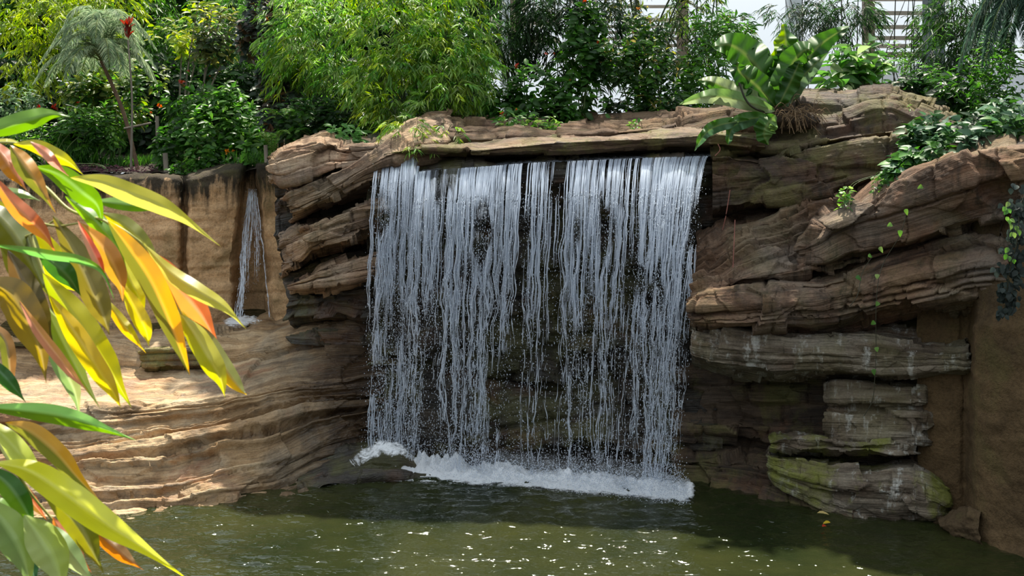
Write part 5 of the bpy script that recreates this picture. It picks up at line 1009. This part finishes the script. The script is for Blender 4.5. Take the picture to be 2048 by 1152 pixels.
# --- glasshouse side behind the right-hand planting
m_frame = plain_mat('painted_frame', (.20, .15, .11), .6, .1, 10, .15)
m_slat = plain_mat('weathered_slat', (.42, .36, .29), .7, .2, 12, .2, stretch=(.2, 1, 1))
m_pale = plain_mat('pale_panel', (.78, .83, .88), .6, .0, 6, .04)
def box(mb, a, b):
    (x0, y0, z0), (x1, y1, z1) = a, b; v = [(x, y, z) for x in (x0, x1) for y in (y0, y1) for z in (z0, z1)]
    mb.add(v, [(0, 1, 3, 2), (4, 6, 7, 5), (0, 4, 5, 1), (2, 3, 7, 6), (0, 2, 6, 4), (1, 5, 7, 3)]); return mb
def pxbox(mb, x0, y0, x1, y1, Y, d):
    a, b = W(x0, y1, Y), W(x1, y0, Y); return box(mb, (a[0], Y, a[2]), (b[0], Y+d, b[2]))
def screen(n, x0, x1, y0, y1, Y, posts, slats, sh=7):
    b = W((x0+x1)/2, y1, Y); o = bpy.data.objects.new('window_%d' % n, None); COL.objects.link(o); o.location = b; o['kind'] = 'structure'
    for p in posts: mb = MB(); pxbox(mb, p, y0, p+22, y1, Y-.06, .14); rel(mb, b).build('window_post', m_frame, o, False)
    for s in slats: mb = MB(); pxbox(mb, x0, s, x1, s+sh, Y, .05); rel(mb, b).build('slat', m_slat, o, False)
    return o
screen(1, 1748, 1868, -160, 112, 22, [1728], [-150, -110, -70, -30, -6, 22, 50, 72, 88], 8)
mb = MB(); pxbox(mb, 1728, 104, 1868, 114, 22-.1, .2); mb.build('window_sill', m_frame, None, False)['kind'] = 'structure'
screen(2, 1215, 1365, -160, 150, 23, [1355], [-150, -110, -70, -30, 10, 36, 50, 62, 74, 88, 104, 120], 6)
screen(3, 985, 1120, -160, 120, 23, [1012], [-120, -60, 40, 76], 10)
for i, (x, w_, y1, mt) in enumerate([(1856, 34, 260, plain_mat('slate_column', (.10, .13, .15), .6)), (1004, 16, 260, m_pale), (1578, 26, 260, m_pale)]):
    mb = MB(); pxbox(mb, x, -300, x+w_, y1, 21.5, .3); o = mb.build('column_%d' % (i+1), mt, None, False); o['kind'] = 'structure'
mb = MB(); pxbox(mb, 1640, 128, 2300, 300, 24, .15); o = mb.build('wall_back', m_pale, None, False); o['kind'] = 'structure'

# fallen leaves caught at the foot of the algae-stained ledge
for i, (px, py, cc, lb) in enumerate([(1634, 1034, (.55, .42, .16), 'pale yellow fallen leaf floating at the foot of the algae-stained ledge'), (1652, 1060, (.5, .05, .02), 'small red fallen leaf floating near the algae-stained ledge'), (1661, 1053, (.6, .42, .03), 'small yellow fallen leaf floating beside the red one')]):
    Yp = EYE*F/(py-HZ); p = W(px, py, Yp)+np.array([0, 0, .045]); mb = MB(); a = i*1.3+.6; cloud(mb, np.zeros((1, 3)), np.array([[math.cos(a), -.3, .15]]), np.array([[0, -.3, 1.]]), [.13, .07, .09][i], [.05, .045, .05][i], np.array([cc]), OVATE); tag(link('fallen_leaf', mb.mesh('fallen_leaf', LFD), None, tuple(p)), lb, 'leaf', 'fallen leaves in the pool')
# ================================================================ leaves close to the camera
LFN = leaf_mat('near_leaf', .45, .36, .5)
fb = np.array([-1.45, 2.75, 2.85]); fg = thing('leafy_shrub', tuple(fb), 'long-leaved shrub with yellow, green and red leaves close at the left edge', 'shrub')
gr, dg, ye, ly, ol, orr, rd, br, pg, pk = (.12, .25, .02), (.04, .13, .018), (.38, .36, .025), (.47, .46, .10), (.17, .18, .03), (.47, .235, .045), (.42, .14, .06), (.20, .11, .03), (.19, .29, .10), (.55, .28, .20)
NEAR = [
 ([(-60, 270), (0, 256), (60, 239), (100, 229), (140, 233)], 40, gr, gr, 2.5), ([(26, 288), (70, 292), (110, 310), (140, 326), (168, 351)], 30, ye, ye, 2.6), ([(60, 283), (90, 305), (112, 328), (138, 353)], 20, rd, pk, 2.5),
 ([(-30, 285), (0, 283), (25, 283), (48, 288)], 11, ye, ye, 2.7), ([(20, 290), (45, 325), (75, 368), (112, 428)], 40, orr, ol, 2.5), ([(-25, 275), (8, 315), (30, 348), (54, 382)], 38, rd, orr, 2.6),
 ([(72, 333), (120, 350), (165, 385), (195, 412), (206, 458)], 46, gr, gr, 2.55), ([(140, 355), (200, 363), (260, 386), (320, 410), (375, 442), (443, 494)], 40, ye, ly, 2.5), ([(185, 402), (240, 407), (285, 413), (335, 422)], 26, gr, gr, 2.7),
 ([(205, 425), (250, 452), (290, 490), (330, 540)], 38, ol, ye, 2.62), ([(290, 490), (340, 545), (395, 582), (450, 615), (492, 658)], 34, ye, ly, 2.55), ([(285, 495), (325, 540), (375, 595), (412, 645), (444, 712)], 52, rd, (.80, .30, .10), 2.6),
 ([(215, 440), (255, 490), (300, 555), (335, 630), (365, 710), (380, 752)], 50, (.84, .44, .03), ol, 2.5), ([(310, 540), (345, 600), (368, 650), (384, 695)], 36, (.7, .5, .03), ye, 2.66), ([(362, 628), (390, 668), (422, 722), (442, 760), (450, 796)], 46, ye, (.40, .42, .03), 2.5),
 ([(366, 630), (410, 675), (450, 738), (478, 775), (494, 790)], 36, ol, (.76, .46, .03), 2.58), ([(105, 430), (150, 505), (188, 585), (208, 635), (219, 670)], 56, (.17, .15, .04), (.20, .17, .03), 2.55), ([(-20, 345), (25, 405), (60, 440), (90, 470), (112, 507)], 38, rd, (.80, .33, .09), 2.5),
 ([(-20, 380), (20, 384), (50, 390), (82, 402)], 18, pg, pg, 2.62), ([(-20, 488), (50, 500), (100, 510), (160, 520), (205, 545), (232, 608)], 19, gr, (.16, .42, .1), 2.42), ([(72, 500), (110, 528), (140, 558), (163, 594)], 44, dg, dg, 2.56),
 ([(-40, 380), (40, 462), (95, 520), (145, 562), (188, 598)], 74, ye, (.52, .52, .02), 2.72), ([(-40, 400), (20, 460), (60, 525), (95, 590)], 70, (.08, .10, .015), (.14, .15, .015), 2.66), ([(15, 500), (50, 570), (82, 635), (108, 690)], 54, (.09, .07, .02), (.15, .09, .03), 2.56),
 ([(85, 545), (135, 615), (185, 690), (228, 755), (263, 815)], 66, ye, (.34, .42, .02), 2.6), ([(98, 590), (140, 652), (185, 722), (225, 782), (242, 816)], 44, (.5, .36, .02), (.62, .5, .02), 2.54), ([(88, 605), (115, 660), (142, 712), (168, 762), (202, 820)], 36, (.42, .50, .2), (.30, .42, .03), 2.6),
 ([(-30, 560), (22, 585), (55, 640), (80, 700), (93, 768)], 74, (.20, .14, .03), (.30, .22, .02), 2.5), ([(38, 600), (75, 660), (115, 712), (150, 755), (178, 784)], 24, (.5, .25, .06), pk, 2.46), ([(-30, 715), (15, 760), (52, 805)], 32, (.03, .11, .02), (.05, .17, .03), 2.5),
 ([(85, 660), (120, 725), (148, 780), (160, 835)], 36, (.28, .32, .12), pg, 2.62), ([(-60, 812), (60, 822), (130, 833), (200, 854), (275, 882)], 38, (.24, .52, .10), gr, 2.4), ([(10, 845), (60, 863), (112, 905), (155, 955), (210, 1014)], 44, (.55, .30, .04), ol, 2.5),
 ([(-40, 830), (20, 885), (60, 930), (108, 960)], 46, (.40, .46, .06), (.44, .50, .12), 2.6), ([(-10, 925), (60, 942), (135, 990), (205, 1042), (285, 1095), (375, 1158)], 62, (.58, .60, .02), (.62, .64, .05), 2.4), ([(85, 985), (132, 1022), (166, 1062), (186, 1104), (208, 1148)], 54, (.13, .15, .015), (.2, .2, .02), 2.5),
 ([(160, 1036), (210, 1078), (250, 1113), (287, 1140)], 34, br, (.6, .22, .04), 2.52), ([(105, 1035), (130, 1075), (155, 1112), (184, 1146)], 36, rd, (.7, .28, .08), 2.56), ([(-30, 930), (18, 972), (50, 1018), (72, 1066)], 48, dg, gr, 2.5),
 ([(-40, 990), (15, 1055), (45, 1110), (64, 1185)], 74, (.28, .38, .10), pg, 2.46), ([(48, 1030), (85, 1080), (112, 1130), (128, 1190)], 76, (.34, .44, .10), (.40, .48, .20), 2.44), ([(20, 1050), (52, 1100), (75, 1180)], 50, (.04, .11, .05), (.05, .15, .05), 2.54),
 ([(70, 1045), (130, 1098), (195, 1175)], 50, pg, (.40, .50, .24), 2.52), ([(25, 955), (60, 998), (95, 1042)], 26, (.45, .15, .07), br, 2.6), ([(-20, 990), (25, 1030), (65, 1062)], 34, gr, (.35, .48, .05), 2.58),
 ([(225, 480), (258, 555), (280, 600), (286, 645)], 30, (.50, .50, .02), ye, 2.64), ([(240, 560), (272, 620), (292, 662), (298, 694)], 34, (.6, .5, .04), (.5, .48, .03), 2.6), ([(205, 590), (240, 640), (265, 672), (292, 706)], 24, ye, (.72, .44, .03), 2.62),
 ([(155, 440), (185, 500), (200, 530), (213, 556)], 20, (.66, .14, .07), pk, 2.44), ([(160, 445), (210, 500), (238, 555), (246, 604)], 44, (.44, .22, .06), (.5, .30, .06), 2.5), ([(130, 392), (190, 440), (230, 490), (254, 540)], 34, gr, (.24, .44, .03), 2.58),
 ([(-30, 430), (10, 480), (25, 540), (30, 575)], 30, (.62, .42, .03), ol, 2.7), ([(-30, 640), (10, 680), (20, 740), (25, 790)], 30, (.3, .16, .06), ol, 2.72)]
for i, (pts, w, ca, cb, Y) in enumerate(NEAR):
    mb = MB(); rr_ = np.random.default_rng(i); mid = tuple(.55*a+.45*b for a, b in zip(ca, cb))
    traced(mb, pts, w*1.02, ca, cb, Y*1.0, .42, .05, i, nu=34, nv=9, rib=tuple(min(.8, x*1.25+.08) for x in mid), prof=.80, pw=.85, acum=.62, dz=(0, -.03, .02*rr_.normal()), tilt=rr_.normal(0, .25)); rel(mb, fb).build('leaf', LFN, fg)
for pts in ([(-210, 1545, 2.75), (-150, 700, 2.75), (-60, 350, 2.72), (20, 285, 2.66), (150, 356, 2.56)], [(-150, 700, 2.75), (-90, 360, 2.7), (20, 402, 2.6), (65, 438, 2.58), (110, 452, 2.56), (160, 446, 2.52)], [(-140, 620, 2.75), (-70, 520, 2.7), (60, 470, 2.66), (110, 440, 2.58)],
            [(-190, 1545, 2.75), (-120, 900, 2.72), (-40, 850, 2.6), (20, 925, 2.5), (60, 985, 2.54), (105, 1040, 2.56)], [(-60, 300, 2.7), (70, 360, 2.64), (140, 420, 2.6), (205, 440, 2.56), (230, 460, 2.56)], [(60, 470, 2.66), (90, 560, 2.62), (110, 640, 2.62)], [(205, 440, 2.58), (260, 470, 2.58), (300, 510, 2.6), (365, 632, 2.58)],
            [(-120, 900, 2.72), (-60, 960, 2.66), (20, 1000, 2.6), (50, 1040, 2.56)]):
    mb = MB(); tube(mb, W(*np.array(pts, float).T), [.006, .0035, .0025], 6, 40); rel(mb, fb).build('branch', plain_mat('twig', (.30, .30, .07), .5), fg)
# ================================================================ light and camera
w = bpy.data.worlds.new('sky'); SC.world = w; w.use_nodes = True
nt_ = w.node_tree; bg = nt_.nodes['Background']; bg.inputs[0].default_value = (.86, .94, 1.0, 1)
# an overcast glass roof: bright overhead and beyond the garden, dim towards the planted hall behind the viewer
tc = nt_.nodes.new('ShaderNodeTexCoord'); sx = nt_.nodes.new('ShaderNodeSeparateXYZ'); nt_.links.new(tc.outputs['Generated'], sx.inputs[0])
def rng_(sock, a, b, lo, hi):
    m = nt_.nodes.new('ShaderNodeMapRange'); m.interpolation_type = 'SMOOTHSTEP'; nt_.links.new(sock, m.inputs[0])
    for i, v in zip((1, 2, 3, 4), (a, b, lo, hi)): m.inputs[i].default_value = v
    return m.outputs[0]
ad = nt_.nodes.new('ShaderNodeMath'); ad.operation = 'ADD'; nt_.links.new(rng_(sx.outputs['Z'], -.05, .6, .14, 1.45), ad.inputs[0]); nt_.links.new(rng_(sx.outputs['Y'], .1, .85, 0., .75), ad.inputs[1])
nt_.links.new(ad.outputs[0], bg.inputs[1])
sun = bpy.data.lights.new('sun', 'SUN'); sun.energy = 11.5; sun.angle = math.radians(1.5); sun.color = (1., .93, .80)
so = bpy.data.objects.new('sun', sun); COL.objects.link(so)
from mathutils import Vector
sd = Vector((.04, .50, 1.0))         # towards the sun: behind the fall, high
so.rotation_euler = sd.to_track_quat('Z', 'Y').to_euler(); so.location = (-5, 10, 15)
cam = bpy.data.cameras.new('camera'); co = bpy.data.objects.new('camera', cam); COL.objects.link(co); SC.camera = co
co.location = (0, 0, EYE); co.rotation_euler = (math.pi/2, 0, 0)
cam.sensor_width = 36; cam.lens = F/2048*36; cam.shift_y = -(576-HZ)/2048; cam.clip_start = .1; cam.clip_end = 300
cam.dof.use_dof = True; cam.dof.focus_distance = 14.2; cam.dof.aperture_fstop = 11
SC.view_settings.view_transform = 'Standard'; SC.view_settings.look = 'None'; SC.view_settings.gamma = 1; SC.view_settings.use_curve_mapping = False
SC.view_settings.exposure = -0.06
SC.cycles.max_bounces = 8; SC.cycles.transparent_max_bounces = 24; SC.cycles.diffuse_bounces = 2; SC.cycles.glossy_bounces = 3; SC.cycles.transmission_bounces = 4
